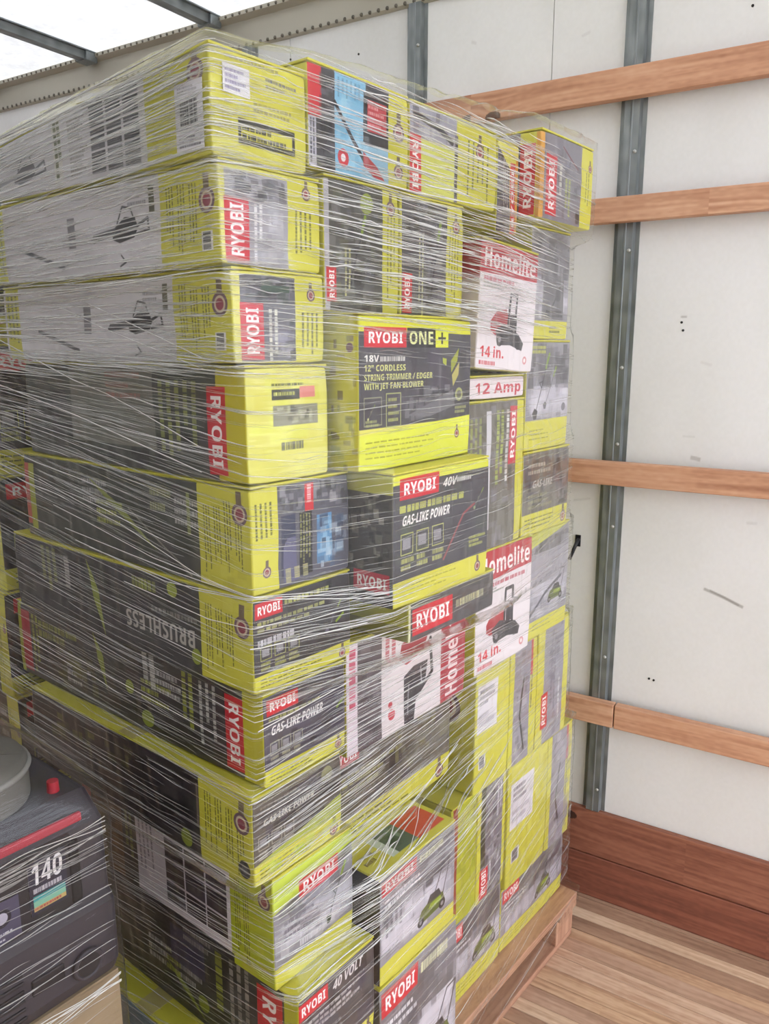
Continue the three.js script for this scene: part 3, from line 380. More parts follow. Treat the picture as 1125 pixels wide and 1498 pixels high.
carton('dark carton with red strip facing a twin strip, in the top row', 0.487, 0.567, 1.868, 2.035, 0.0, 0.42, (f) => {
  f.rect(0, 0, 1, 1, INK.y).rect(0.0, 0.0, 0.62, 1, '#5c5a66').mottle(0, 0, 0.62, 1, [INK.k, '#74717e', '#3a383e'], 40, 0.1).rows(0.3, 0.12, 0.26, 0.8, 3, '#b9b6b0', true, 0.4).poly([[0, 0], [1, 0], [1, 0.2], [0.6, 0.26], [0, 0.06]], INK.yl).logo(0.64, 0.2, 0.22, 0.8, -90).rect(0.88, 0.16, 0.12, 0.84, '#d69a3e');
}, undefined);
carton('carton jutting out at the upper right end, grey panel and yellow edge', 0.569, 0.8, 1.898, 2.062, -0.0455, 0.42, (f) => {
  f.rect(0, 0, 1, 1, INK.y).rect(0, 0, 0.76, 1, '#7a7780').mottle(0, 0, 0.76, 1, ['#5a5760', '#8f8c98', '#4a4850'], 44, 0.1).rect(0, 0, 0.06, 1, '#d29a44').logo(0.1, 0.24, 0.2, 0.7, -90).rows(0.34, 0.3, 0.08, 0.6, 1, '#d5d5c8', true, 0.6).rows(0.46, 0.45, 0.12, 0.5, 2, '#a3ab62', true, 0.6).line([[0.4, 0.1], [0.7, 0.3]], '#6a3a46', 0.02).rect(0.68, 0.82, 0.07, 0.14, '#2c2a30').rows(0.84, 0.3, 0.1, 0.6, 2, INK.txt, true, 0.3).badge(0.93, 0.24, 0.05);
}, (f) => { f.rect(0, 0, 1, 1, INK.y).rect(0, 0, U(0.046, 0.42), 1, '#5c5a66').logo(U(0.046, 0.42), 0.14, 0.034 / 0.42, 0.82, -90).rect(U(0.01, 0.42), 0, 0.03, 1, '#d29a44'); }, {});
// upper middle
carton('dark olive carton under the pale blue one', 0.011, 0.19, 1.704, 1.8985, 0.0, 0.45, (f) => {
  f.rect(0, 0, 1, 1, INK.y).rect(0, 0, 0.76, 1, '#4b4a46').mottle(0, 0, 0.76, 1, [INK.kk, '#6a6a48', '#5f5d66', '#7b7878'], 60, 0.09).rect(0, 0, 0.06, 1, '#a9a6ae').logo(0.02, 0.66, 0.12, 0.26, -90).trimmer(0.3, 0.8, 0.6, '#24232a', 1.2).disc(0.55, 0.14, 0.08, '#8d9a3c').rows(0.24, 0.5, 0.1, 0.45, 2, '#b5b276', true, 0.5).rows(0.82, 0.2, 0.14, 0.7, 3, INK.txt, true, 0.3).badge(0.88, 0.14, 0.06);
}, undefined);
carton('dark carton with small red strip directly above the black and yellow lettered box', 0.1915, 0.378, 1.704, 1.899, 0.0, 0.45, (f) => {
  f.rect(0, 0, 1, 1, INK.y).rect(0.02, 0.02, 0.7, 0.98, '#545158').mottle(0.02, 0.02, 0.7, 0.98, [INK.k, '#3a3b30', '#706d78', '#85827f'], 60, 0.09).logo(0.03, 0.64, 0.14, 0.34, -90).rows(0.26, 0.3, 0.1, 0.66, 2, '#c0c08e', true, 0.5).trimmer(0.45, 0.9, 0.75, '#232128', 1.35).rows(0.76, 0.2, 0.18, 0.7, 4, INK.txt, true, 0.3).badge(0.87, 0.18, 0.06);
}, undefined);
const homelite = (f, o = {}) => { f.rect(0, 0, 1, 1, '#dfd6da').poly([[0, 0], [1, 0], [1, 0.23], [0, 0.25]], '#b42a38').text('Homelite', 0.04, 0.05, 0.92, 0.15, '#f2e6e6', 0, 'bold').rows(0.06, 0.265, 0.8, 0.04, 1, '#b05060', false, 0.8).rows(0.06, 0.315, 0.4, 0.05, 2, '#7f8a80').edger(0.5, 0.6, 0.62).text(o.size ?? '14 in.', 0.05, 0.81, 0.42, 0.09, '#c92e36').rows(0.05, 0.925, 0.36, 0.04, 1, '#c25a62', false, 0.8); f.disc(0.84, 0.9, 0.035, '#c9888c').disc(0.84, 0.9, 0.018, '#e8dcdc'); return f; };
carton('tilted white and red carton picturing an edger, near the upper right', 0.39, 0.607, 1.6075, 1.845, -0.022, 0.36, (f) => homelite(f), (f) => f.rect(0, 0, 1, 1, '#a83440').rect(0, 0.3, 1, 0.7, '#d8ccd0'), { tilt: -0.06 });
carton('grey carton with a yellow band at the right edge, below the top row', 0.628, 0.803, 1.67, 1.897, 0.0, 0.45, (f) => greyFront(f, { band: 0.17 }).rect(0.3, 0.4, 0.55, 0.42, '#6d6b70').line([[0.55, 0.7], [0.75, 0.5]], '#3a383c', 0.02).disc(0.7, 0.58, 0.06, '#55535a').rows(0.4, 0.72, 0.4, 0.08, 2, '#3a383c').rows(0.5, 0.87, 0.3, 0.08, 2, '#55552a'), undefined);
carton('black and yellow carton lettered ONE plus, jutting out at the middle of the stack', 0.026, 0.343, 1.4625, 1.7035, -0.045, 0.44, (f) => {
  f.rect(0, 0, 1, 1, INK.yl).rect(0.0, 0.1, 1, 0.62, '#434046').mottle(0, 0.12, 1, 0.6, ['#3a373c', '#504d52', '#4a4450'], 50, 0.14).rect(0.0, 0.0, 1, 0.1, '#d4d42a').poly([[0, 0.76], [1, 0.7], [1, 1], [0, 1]], '#d2d640');
  f.logo(0.04, 0.07, 0.34, 0.13).rect(0.385, 0.07, 0.25, 0.13, '#16151a').text('ONE', 0.4, 0.09, 0.22, 0.09, '#d9dc9a').rect(0.635, 0.07, 0.125, 0.13, '#d3d732').rect(0.66, 0.128, 0.075, 0.014, '#16151a').rect(0.69, 0.095, 0.016, 0.08, '#16151a');
  f.text('18V', 0.04, 0.245, 0.12, 0.045, '#e4e1da').rows(0.17, 0.25, 0.2, 0.035, 1, '#c9c6c0', false, 0.9).text('12" CORDLESS', 0.04, 0.31, 0.34, 0.042, '#c9ca7c').text('STRING TRIMMER / EDGER', 0.04, 0.368, 0.58, 0.042, '#c9ca7c').text('WITH JET FAN BLOWER', 0.04, 0.424, 0.5, 0.042, '#c9ca7c');
  f.frame(0.04, 0.52, 0.14, 0.18, '#8a8a70', 0.008).trimmer(0.07, 0.66, 0.12, '#b9b77c', 0.9).rows(0.05, 0.66, 0.12, 0.05, 2, '#a3a86a', false, 0.7).frame(0.22, 0.5, 0.12, 0.22, '#a3a86a', 0.008).rows(0.235, 0.52, 0.09, 0.18, 4, '#a9ae62', false, 0.5).mottle(0.36, 0.46, 0.44, 0.24, ['#2d2b30', '#7d7a80', '#656268', '#8f8c8c'], 40, 0.07).poly([[0.4, 0.66], [0.62, 0.58], [0.82, 0.5], [0.84, 0.62], [0.6, 0.68]], '#6f6d72').disc(0.88, 0.54, 0.05, '#a3a66a').disc(0.88, 0.54, 0.03, '#5c5a4a').rows(0.84, 0.62, 0.12, 0.06, 2, '#a3a66a', false, 0.7);
  f.leaf(0.8, 0.38, 0.87, 0.2, 0.2, '#9aa03c').leaf(0.82, 0.48, 0.88, 0.3, 0.2, '#b3aa62').leaf(0.71, 0.27, 0.75, 0.33, 0.4, '#a9b04a').rows(0.05, 0.8, 0.6, 0.14, 4, '#8f9028', false, 0.25).badge(0.86, 0.83, 0.032);
}, (f) => { yellowEnd(f, 0, 1, { cols: 2, badge: false }); f.mottle(0.86, 0, 0.14, 1, ['#8d9040', '#6a5a48', '#b0b440'], 40, 0.05).disc(0.96, 0.2, 0.03, '#6a4050'); }, { turn: 0.02 });
carton('flat white carton with red lettering under the tilted edger carton', 0.405, 0.615, 1.553, 1.6, 0.0, 0.4, (f) => f.rect(0, 0, 1, 1, '#e0d4d8').rect(0, 0, 1, 0.12, '#c9b9c0').text('12 Amp', 0.1, 0.25, 0.84, 0.5, '#bf3a4a'), undefined);
carton('carton with red vertical strip at its right end, beside the ONE plus carton', 0.405, 0.623, 1.245, 1.5515, 0.0, 0.4, (f) => {
  f.rect(0, 0, 1, 1, INK.y).rect(0, 0, 0.86, 1, '#6a6660').mottle(0, 0, 0.86, 1, ['#4b4a40', '#7d7a84', '#5a574e', '#8a8690'], 60, 0.08).rect(0.3, 0.06, 0.08, 0.8, '#c9c6cc').rows(0.02, 0.1, 0.22, 0.8, 3, '#8f965a', true, 0.5).rows(0.46, 0.06, 0.16, 0.5, 2, '#a3b05a', true, 0.6).rows(0.64, 0.06, 0.08, 0.5, 1, '#d5d2d2', true, 0.6).logo(0.72, 0.04, 0.14, 0.4, -90, '#c0384a');
}, undefined);
carton('grey carton with a thin trimmer picture above a yellow band, at the right edge', 0.6245, 0.824, 1.433, 1.669, 0.0, 0.45, (f) => greyFront(f, { band: 0.28 }).mottle(0, 0.4, 1, 0.32, ['#cfcbd4', '#bab6c2'], 20, 0.12).trimmer(0.2, 0.68, 0.62, '#3f3d42', 1.15).trimmer(0.42, 0.6, 0.42, '#55535a', 1.05).rows(0.06, 0.03, 0.35, 0.08, 2, '#b9bc52', false, 0.7).disc(0.84, 0.3, 0.05, '#5a5860').disc(0.88, 0.62, 0.04, '#6d6a72').rows(0.1, 0.8, 0.6, 0.12, 3, '#8f8f30', false, 0.3), undefined);
carton('dark carton with narrow yellow band at the right edge, at mid height', 0.6245, 0.845, 1.244, 1.432, 0.0, 0.45, (f) => { darkFront(f, { band: 0.26, c: '#6d6962', icons: false }).rows(0.1, 0.12, 0.5, 0.16, 2, '#a8a296').text('GAS-LIKE', 0.2, 0.34, 0.4, 0.09, '#b9b3ae', 0, 'italic bold').rows(0.12, 0.5, 0.5, 0.2, 3, '#8c8a6a').mottle(0.6, 0.1, 0.4, 0.6, ['#7c5a5a', '#8a8688', '#585650'], 24, 0.1); }, undefined);
// the middle: jutting 40 V carton on a flat one
carton('black carton with red diagonal picture and yellow foot, jutting out furthest', 0.073, 0.357, 1.2395, 1.4615, -0.08, 0.36, (f) => {
  f.rect(0, 0, 1, 1, INK.y).rect(0, 0.07, 1, 0.73, '#45434a').mottle(0, 0.08, 1, 0.7, ['#3a383e', '#504e54', '#4b5048'], 50, 0.14).rect(0, 0, 1, 0.07, '#cfd240').logo(0.06, 0.03, 0.38, 0.16).text('40V', 0.48, 0.09, 0.14, 0.07, '#e0dcd6', 0, 'italic bold').rows(0.63, 0.1, 0.2, 0.04, 1, '#cfcbc6', false, 0.9).rows(0.06, 0.22, 0.7, 0.06, 1, '#b0b358', false, 0.9).text('GAS-LIKE POWER', 0.08, 0.31, 0.48, 0.075, '#e9e5e2', 0, 'italic bold').icons(0.06, 0.45, 0.46, 0.28, 3, '#b3b56a');
  f.line([[0.5, 0.74], [0.62, 0.56], [0.72, 0.42], [0.84, 0.36]], '#8f4a4e', 0.022).trimmer(0.84, 0.4, 0.2, '#8fa07a', 0.9).rows(0.78, 0.62, 0.18, 0.1, 3, '#a9ad5a', false, 0.7).rows(0.06, 0.84, 0.6, 0.1, 3, '#8f8f2a', false, 0.3).badge(0.88, 0.9, 0.045);
}, (f) => f.rect(0, 0, 1, 1, '#514c4c').mottle(0, 0, 1, 0.75, ['#2e2b2d', '#7d786e', '#a59f96', '#3c3a3a'], 300, 0.06).rect(0, 0, 1, 0.14, '#b9b858').logo(0.765, 0.74, 0.215, 0.15, 0, '#c03a4c').rect(0, 0.9, 1, 0.1, '#2f2c2c'));
carton('flat dark carton with red mark right under the furthest jutting carton', 0.128, 0.4, 1.163, 1.2385, -0.07, 0.36, (f) => f.rect(0, 0, 1, 1, '#4d4a4c').mottle(0, 0, 1, 1, ['#3d3a3c', '#5c595e'], 20, 0.3).logo(0.04, 0.18, 0.44, 0.66).rows(0.52, 0.34, 0.42, 0.22, 1, '#b5b28a', false, 0.9).rect(0, 0, 0.02, 1, '#cfcfa8'), (f) => f.rect(0, 0, 1, 1, '#aeb03e').rect(0, 0.6, 1, 0.4, '#8a8c50'));
carton('white and red carton turned on its side, below the furthest jutting carton', 0.0655, 0.437, 0.95, 1.162, 0.015, 0.4, (f) => {
  f.rect(0, 0, 1, 1, '#ddd3d6').rect(0.0, 0.0, 0.08, 1, '#e0d2dc').rows(0.01, 0.05, 0.055, 0.9, 1, '#c0405c', true, 0.8).rect(0.08, 0, 0.18, 1, '#5d545a').mottle(0.08, 0, 0.18, 1, ['#3f3a40', '#7a7076'], 24, 0.12).rows(0.28, 0.04, 0.1, 0.4, 2, '#b8626a', true, 0.6).rect(0.76, 0, 0.24, 1, '#a9303e').text('Homelite', 0.8, 0.04, 0.12, 0.92, '#ecd8da', -90).disc(0.34, 0.82, 0.05, '#c0404c').disc(0.33, 0.72, 0.03, '#c0404c');
  f.poly([[0.42, 0.2], [0.56, 0.1], [0.64, 0.2], [0.6, 0.34], [0.46, 0.42], [0.4, 0.34]], '#a03a40').line([[0.66, 0.26], [0.68, 0.6], [0.54, 0.78]], '#2d2b2f', 0.04).poly([[0.44, 0.98], [0.44, 0.52], [0.52, 0.46], [0.64, 0.46], [0.62, 0.68], [0.54, 0.8], [0.52, 1]], '#353238').line([[0.47, 0.9], [0.48, 0.62]], '#8d8a90', 0.02).line([[0.58, 0.5], [0.59, 0.66]], '#a5a2a6', 0.02);
}, undefined);
carton('olive dark carton behind film under the sideways white and red carton', 0.066, 0.452, 0.7405, 0.949, 0.06, 0.4, (f) => darkFront(f, { band: 0.26, c: '#5f594e', icons: false }).logo(0.02, 0.04, 0.2, 0.17, 0, '#b83a46').rows(0.24, 0.08, 0.4, 0.08, 1, '#8f8a78').rows(0.06, 0.3, 0.5, 0.22, 3, '#8f8d58').mottle(0.5, 0.1, 0.5, 0.6, ['#6f6a5c', '#4c473e', '#7d7a50'], 40, 0.12), undefined);
carton('white carton with red header picturing an edger, at mid right of the stack', 0.455, 0.69, 0.9735, 1.2435, 0.005, 0.42, (f) => homelite(f), undefined);
carton('grey carton with mower picture over a yellow band, right edge at mid height', 0.6915, 0.885, 0.9845, 1.2435, 0.01, 0.45, (f) => greyFront(f, { band: 0.16 }).poly([[0, 0], [1, 0], [0, 0.14]], '#b9bb4a').rect(0, 0.2, 1, 0.3, '#97939c').mower(0.62, 0.62, 0.34).line([[0, 0.78], [0.4, 0.62], [0.8, 0.5]], '#55535a', 0.03).rows(0.1, 0.87, 0.7, 0.08, 2, '#8a8a30', false, 0.3), undefined);
// tall narrow cartons at the lower right
const tallYellow = (f) => { f.rect(0, 0, 1, 1, INK.y).mottle(0, 0, 1, 1, [INK.yd, INK.yl], 20, 0.1).rect(0.06, 0.14, 0.58, 0.38, '#d9d4dc').rows(0.12, 0.17, 0.44, 0.14, 3, '#77727e', false, 0.6).rows(0.12, 0.36, 0.44, 0.12, 2, '#a8a2b0', false, 0.6).code(0.12, 0.7, 0.2, 0.11, true); };
const tallGrey = (f) => { f.rect(0, 0, 1, 1, INK.y).rect(0.14, 0, 0.6, 1, '#8f8a96').mottle(0.14, 0, 0.6, 1, ['#6a6670', '#a9a4b0', '#57545c', '#bab6c0'], 40, 0.06).line([[0.5, 0.3], [0.4, 0.6], [0.55, 0.9]], '#2f2d33', 0.025).rect(0.74, 0, 0.08, 0.3, '#b8404a').rows(0.76, 0.3, 0.08, 0.5, 1, '#6d6a4a', true, 0.6); };
carton('tall yellow carton with white label, left of the upright group at lower right', 0.504, 0.652, 0.664, 0.972, 0.03, 0.4, tallYellow, undefined);
carton('tall narrow grey carton between yellow upright cartons, upper one', 0.6535, 0.785, 0.664, 0.972, 0.03, 0.4, tallGrey, undefined);
carton('tall grey carton with red mark at the extreme right, upper one', 0.7865, 0.955, 0.6615, 0.983, 0.03, 0.4, (f) => { f.rect(0, 0, 1, 1, INK.y).rect(0.2, 0, 0.62, 1, '#8f8b96').mottle(0.2, 0, 0.62, 1, ['#6a6772', '#aaa6b2', '#55525c'], 40, 0.06).logo(0.14, 0.56, 0.2, 0.3, -90).rows(0.66, 0.5, 0.08, 0.4, 1, '#d5d2d6', true, 0.6).rows(0.4, 0.06, 0.2, 0.8, 2, '#6f6c78', true, 0.4); }, undefined);
carton('narrow yellow carton edge with brown stripe, right behind the jutting mower carton', 0.436, 0.5415, 0.36, 0.663, 0.04, 0.4, (f) => { f.rect(0, 0, 1, 1, '#a9ab22').mottle(0, 0, 1, 1, ['#989c26', '#b8ba2a'], 16, 0.12).rect(0.05, 0, 0.16, 1, '#8a3a26'); }, undefined);
carton('dark upright carton with red mark at its foot, lower right group', 0.5425, 0.67, 0.36, 0.663, 0.04, 0.4, (f) => { f.rect(0, 0, 1, 1, INK.y).rect(0.12, 0, 0.76, 1, '#77737e').mottle(0.12, 0, 0.76, 1, ['#4d4a52', '#98949f', '#3a3840', '#aeaab4'], 50, 0.06).rect(0.12, 0, 0.16, 0.7, '#3f4336').logo(0.1, 0.72, 0.28, 0.26, -90).rows(0.42, 0.7, 0.08, 0.28, 1, '#e0dde0', true, 0.6).rows(0.66, 0.06, 0.2, 0.3, 2, '#d0ccd6', true, 0.6); }, undefined);
carton('tall yellow carton with white label, lowest of the upright group at lower right', 0.671, 0.874, 0.325, 0.6605, 0.035, 0.4, (f) => tallYellow(f), undefined);
carton('tall grey carton at the extreme right, lower one', 0.875, 1.015, 0.325, 0.6605, 0.035, 0.4, (f) => { tallGrey(f); f.mottle(0.3, 0, 0.7, 1, ['#a5a0ae', '#8a8694'], 24, 0.1); }, undefined);
// mower cartons
const mowerFront = (s) => (f) => { greyFront(f, { band: 0.2 }).mottle(0, 0.35, 1, 0.45, ['#c9c4ce', '#b5b0bc', '#d5d1da'], 30, 0.16).logo(0.02, 0.03, 0.44, 0.14).rows(0.5, 0.05, 0.4, 0.07, 1, '#d9d9b0', false, 0.9).rows(0.06, 0.21, 0.5, 0.1, 2, '#e6e2e6', false, 0.5).mower(0.62, 0.6, s).rows(0.06, 0.38, 0.24, 0.2, 4, '#6a6670', true, 0.5).rows(0.08, 0.72, 0.2, 0.06, 2, '#77737c'); };
carton('jutting mower carton with orange and green picture on its yellow lid', 0.076, 0.315, 0.515, 0.7395, -0.05, 0.34, mowerFront(0.5), (f) => f.rect(0, 0, 1, 1, '#2b2628').mottle(0, 0, 1, 1, ['#221f22', '#3a3236'], 30, 0.2), { top: (f) => { f.rect(0, 0, 1, 1, INK.y).mottle(0, 0, 1, 1, [INK.yd, INK.yl], 16, 0.2).rect(0.28, 0.74, 0.1, 0.2, '#c4cfc4').rect(0.36, 0.74, 0.28, 0.2, '#4b5f4e').rect(0.6, 0.73, 0.34, 0.22, '#c8452c').mottle(0.36, 0.75, 0.24, 0.18, ['#2f4a38', '#7f9a86'], 10, 0.06).rows(0.06, 0.8, 0.18, 0.1, 2, '#6a5a30'); } });
carton('lower mower carton standing under the jutting one with the picture lid', 0.076, 0.33, 0.14, 0.514, -0.05, 0.34, mowerFront(0.4), (f) => f.rect(0, 0, 1, 1, '#2b2628').mottle(0, 0, 1, 1, ['#221f22', '#3a3236'], 30, 0.2));
const wideMower = (f) => { greyFront(f, { band: 0.26 }).mottle(0, 0, 1, 0.35, ['#4d4a50', '#5d5a62'], 30, 0.2).mottle(0, 0.4, 1, 0.34, ['#c4bfca', '#aaa5b2'], 30, 0.16).logo(0.02, 0.03, 0.24, 0.2).rows(0.05, 0.26, 0.4, 0.12, 2, '#dcd8dc', false, 0.5).mower(0.62, 0.5, 0.6).rows(0.06, 0.8, 0.7, 0.14, 3, '#8c8c2c', false, 0.3); };
carton('wide mower carton on the pallet deck, left of a matching pair at lower right', 0.435, 0.669, 0.14, 0.3585, 0.045, 0.42, wideMower, undefined);
carton('wide mower carton on the pallet deck at the corner nearest the wall', 0.6705, 1.01, 0.14, 0.324, 0.045, 0.42, wideMower, undefined);
// ---------------------------------------------------------------- pallet
{
  const g = thing('pallet', 'worn timber pallet under the wrapped carton stack', 'pallet'), pm = [woodMaterial(151, [188, 144, 116], [150, 106, 84], [206, 166, 138], 3), woodMaterial(152, [176, 132, 106], [140, 98, 78], [196, 154, 126], 3)];
  const L = 1.22, D = 1.02;
  for (let i = 0; i < 7; i++) mesh('deck_board', board(L, 0.022, i === 0 || i === 6 ? 0.13 : 0.1, 300 + i).translate(L / 2, 0.1285, -(i === 0 ? 0.065 : i === 6 ? D - 0.065 : 0.065 + i * (D - 0.13) / 6)), pm[i % 2], g);
  for (const x of [0.05, L / 2, L - 0.05]) { mesh('stringer', board(0.1, 0.02, D, 320 + x * 10).translate(x, 0.107, -D / 2), pm[1], g); for (const z of [0.07, D / 2, D - 0.07]) mesh('block', board(0.1, 0.078, 0.12, 340 + x * 9 + z).translate(x, 0.0575, -z), pm[0], g); }
  for (const z of [0.06, D / 2, D - 0.06]) mesh('bottom_board', board(L, 0.018, 0.1, 360 + z * 9).translate(L / 2, 0.009, -z), pm[1], g);
  place(g, -0.2, 0, 0);
}

// ---------------------------------------------------------------- stretch film round the stack
function hull(pts) {
  pts = [...pts].sort((p, q) => p[0] - q[0] || p[1] - q[1]); const half = (list) => { const o = []; for (const p of list) { while (o.length > 1 && (o.at(-1)[0] - o.at(-2)[0]) * (p[1] - o.at(-2)[1]) - (o.at(-1)[1] - o.at(-2)[1]) * (p[0] - o.at(-2)[0]) <= 0) o.pop(); o.push(p); } o.pop(); return o; };
  return [...half(pts), ...half([...pts].reverse())];
}
const CA = 0.36, CB = 0.42, NT = 900, NH = 96, HB = 0.1, HT = 2.02;
const heights = Array.from({ length: NH + 1 }, (_, j) => HB + (HT - HB) * j / NH);
const radius = heights.map((h) => {
  const pts = []; for (const [a0, a1, h0, h1, b0, b1] of allCartons) if (h0 - 0.03 < h && h < h1 + 0.03) for (const a of [a0, a1]) for (const b of [b0, b1]) pts.push([a, b]);
  if (h < 0.17) pts.push([-0.2, 0], [1.02, 0], [-0.2, 1.02], [1.02, 1.02]);
  const H = hull(pts), out = new Float32Array(NT);
  for (let i = 0; i < NT; i++) { const t = 2 * Math.PI * i / NT, dx = Math.cos(t), dy = Math.sin(t); let best = 0.3; for (let k = 0; k < H.length; k++) { const p = H[k], q = H[(k + 1) % H.length], ex = q[0] - p[0], ey = q[1] - p[1], det = dx * ey - dy * ex; if (Math.abs(det) < 1e-9) continue; const s = ((p[0] - CA) * ey - (p[1] - CB) * ex) / det, u = ((p[0] - CA) * dy - (p[1] - CB) * dx) / det; if (s > 0 && u >= -1e-6 && u <= 1 + 1e-6) best = Math.max(best, s); } out[i] = best; }
  return out;
});
// the film is tight up and down as well: close hollows lower than 12 cm
const K = 4, closed = heights.map((_, j) => new Float32Array(NT));
{ const dil = heights.map((_, j) => radius[j].map((_, i) => { let m = 0; for (let k = -K; k <= K; k++) m = Math.max(m, radius[Math.min(NH, Math.max(0, j + k))][i]); return m; }));
  for (let j = 0; j <= NH; j++) for (let i = 0; i < NT; i++) { let m = 9; for (let k = -K; k <= K; k++) m = Math.min(m, dil[Math.min(NH, Math.max(0, j + k))][i]); closed[j][i] = m; } }
// arc length along the film at mid height, zero at the near corner, growing towards the wall
const arc = new Float32Array(NT + 1); let nearI = 0;
{ const mid = closed[Math.round(NH * 0.55)], P = (i) => { const t = 2 * Math.PI * (i % NT) / NT, r = mid[i % NT]; return [CA + r * Math.cos(t), CB + r * Math.sin(t)]; };
  for (let i = 0; i < NT; i++) { const p = P(i), q = P(i + 1); arc[i + 1] = arc[i] + Math.hypot(p[0] - q[0], p[1] - q[1]); }
  let best = 9; for (let i = 0; i < NT; i++) { const p = P(i), v = p[0] + p[1]; if (v < best) { best = v; nearI = i; } } }
const FULL = arc[NT], sOf = (i) => { let s = arc[i] - arc[nearI]; if (s > FULL / 2) s -= FULL; if (s < -FULL / 2) s += FULL; return s; };
function filmAt(i, h, out = 0.006) { const y = Math.min(NH, Math.max(0, (h - HB) / (HT - HB) * NH)), j = Math.min(NH - 1, Math.floor(y)), f = y - j, i0 = Math.floor(i), w = i - i0, at = (jj, n) => closed[jj][((n % NT) + NT) % NT], row = (jj) => at(jj, i0) * (1 - w) + at(jj, i0 + 1) * w, r = row(j) * (1 - f) + row(j + 1) * f + out, t = 2 * Math.PI * i / NT; return toWorld(CA + r * Math.cos(t), CB + r * Math.sin(t), h); }
function indexOf(s) { let lo = nearI - NT / 2, hi = nearI + NT / 2; for (let k = 0; k < 30; k++) { const m = (lo + hi) / 2, i0 = Math.floor(m), v = arcAt(i0) + (arcAt(i0 + 1) - arcAt(i0)) * (m - i0); if (v - arc[nearI] < s) lo = m; else hi = m; } return lo; }
function arcAt(i) { const n = Math.floor(i / NT); return arc[i - n * NT] + n * FULL; }
function filmTop(s) { const keys = [[-2.3, 1.95], [-0.6, 1.965], [-0.5, 1.986], [-0.02, 2.028], [0.02, 2.03], [0.15, 2.045], [0.4, 2.05], [0.62, 2.06], [0.7, 2.073], [1.5, 2.073], [1.75, 1.95], [2.3, 1.95]]; for (let k = 0; k + 1 < keys.length; k++) if (s <= keys[k + 1][0]) { const [a, u] = keys[k], [b, v] = keys[k + 1]; return u + (v - u) * Math.max(0, (s - a) / (b - a)); } return 1.9; }
const film = thing('stretch_film', 'clear stretch film wound tightly round the pallet stack, wrinkled in white streaks', 'plastic film');
{
  // fine relief of the stretched sheet
  const TW = 1024, TH = 1024, c = canvas(TW, TH), x = c.getContext('2d'), q = rng(4242); x.fillStyle = '#808080'; x.fillRect(0, 0, TW, TH);
  const S0 = -1.35, S1 = 1.35;
  for (let k = 0; k < 2600; k++) { const v = q() > 0.5 ? 255 : 0, u = q() * TW, y = q() * TH, l = 30 + 140 * q(); x.strokeStyle = `rgba(${v},${v},${v},${0.1 + 0.25 * q()})`; x.lineWidth = 0.8 + 1.6 * q(); x.beginPath(); x.moveTo(u, y); x.lineTo(u + l, y + (q() - 0.5) * 8); x.stroke(); }
  const relief = canvasTexture(c, false, false); relief.wrapS = relief.wrapT = THREE.MirroredRepeatWrapping;
  const fm = new THREE.MeshPhysicalMaterial({ name: 'stretch film', color: 0xfbfbfa, roughness: 0.16, transmission: 1, bumpMap: relief, bumpScale: 0.0012, thickness: 0, ior: 1.35, side: THREE.DoubleSide });
  // pleats: narrow tented folds of gathered film standing on the sheet; their slope follows one smooth field
  const table = []; for (let k = 0; k <= 600; k++) table.push(indexOf(-1.5 + k * 0.005));
  const at = (s, h, out) => { const t = Math.min(599.999, Math.max(0, (s + 1.5) / 0.005)), k = Math.floor(t); return filmAt(table[k] + (table[k + 1] - table[k]) * (t - k), h, out); };
  const nf = noiseGrid(55, 16), field = (s, h) => { const w = (nf(s * 1.3 + 4, h * 2.2) - 0.5) * 0.05; if (s < 0) return w + (h > 1.72 ? 0.075 * (h - 1.72) / 0.3 : h > 1.45 ? -0.15 * (1.72 - h) / 0.27 : -0.15 + 0.11 * (1.45 - h) / 0.5); return w + (h > 1.6 ? -0.05 : h > 0.95 ? 0.02 : 0.07); };
  const plies = [{ p: [], i: [] }, { p: [], i: [] }, { p: [], i: [] }];
  const pleat = (s, h, len, slope, w, ply) => {
    const o = plies[ply], n = Math.max(4, Math.round(len / 0.011)), wob1 = (q() - 0.5) * 0.006, wob2 = (q() - 0.5) * 0.006, b0 = o.p.length / 3;
    for (let k = 0; k <= n; k++) { const t = k / n, ss = s + len * t, hh = Math.min(filmTop(ss) - 0.002, h + slope * len * t + wob1 * Math.sin(3 * t) + wob2 * Math.sin(6 * t)), ww = w * Math.min(1, 0.12 + 4 * t, 0.12 + 4 * (1 - t)); for (const [dh, out] of [[ww / 2, 0.0085], [0, 0.0088 + ww * 0.45], [-ww / 2, 0.0085]]) { const P = at(ss, hh + dh, out); o.p.push(P.x, P.y, P.z); } }
    for (let k = 0; k < n; k++) { const a = b0 + k * 3; for (const [u, v] of [[0, 1], [1, 2], [2, 0]]) o.i.push(a + u, a + v, a + u + 3, a + v, a + v + 3, a + u + 3); } o.i.push(b0, b0 + 2, b0 + 1, b0 + n * 3, b0 + n * 3 + 1, b0 + n * 3 + 2);
  };
  const zone = (n, s0, s1, h0, h1, l0, l1, w0, w1, a0, a1) => { for (let k = 0; k < n; k++) { const L = l0 + (l1 - l0) * q(), s = s0 - L * 0.3 + (s1 - s0) * q(), h = h0 + (h1 - h0) * q(), al = a0 + (a1 - a0) * q() * q(); pleat(s, h, L, field(s + L / 2, h) + (q() - 0.5) * 0.02, (w0 + (w1 - w0) * q() * q()) * 0.001, al < 0.2 ? 0 : al < 0.42 ? 1 : 2); } };
  zone(1500, S0, S1, 0.12, 2.04, 0.08, 0.35, 0.8, 2.2, 0.04, 0.36);                              // everywhere
  zone(560, -1.2, -0.16, 1.62, 2.01, 0.12, 0.45, 1.4, 4.0, 0.2, 0.95);                           // fan on the upper left
  zone(420, -0.2, 0.02, 1.62, 2.02, 0.04, 0.12, 1.0, 2.2, 0.1, 0.6);
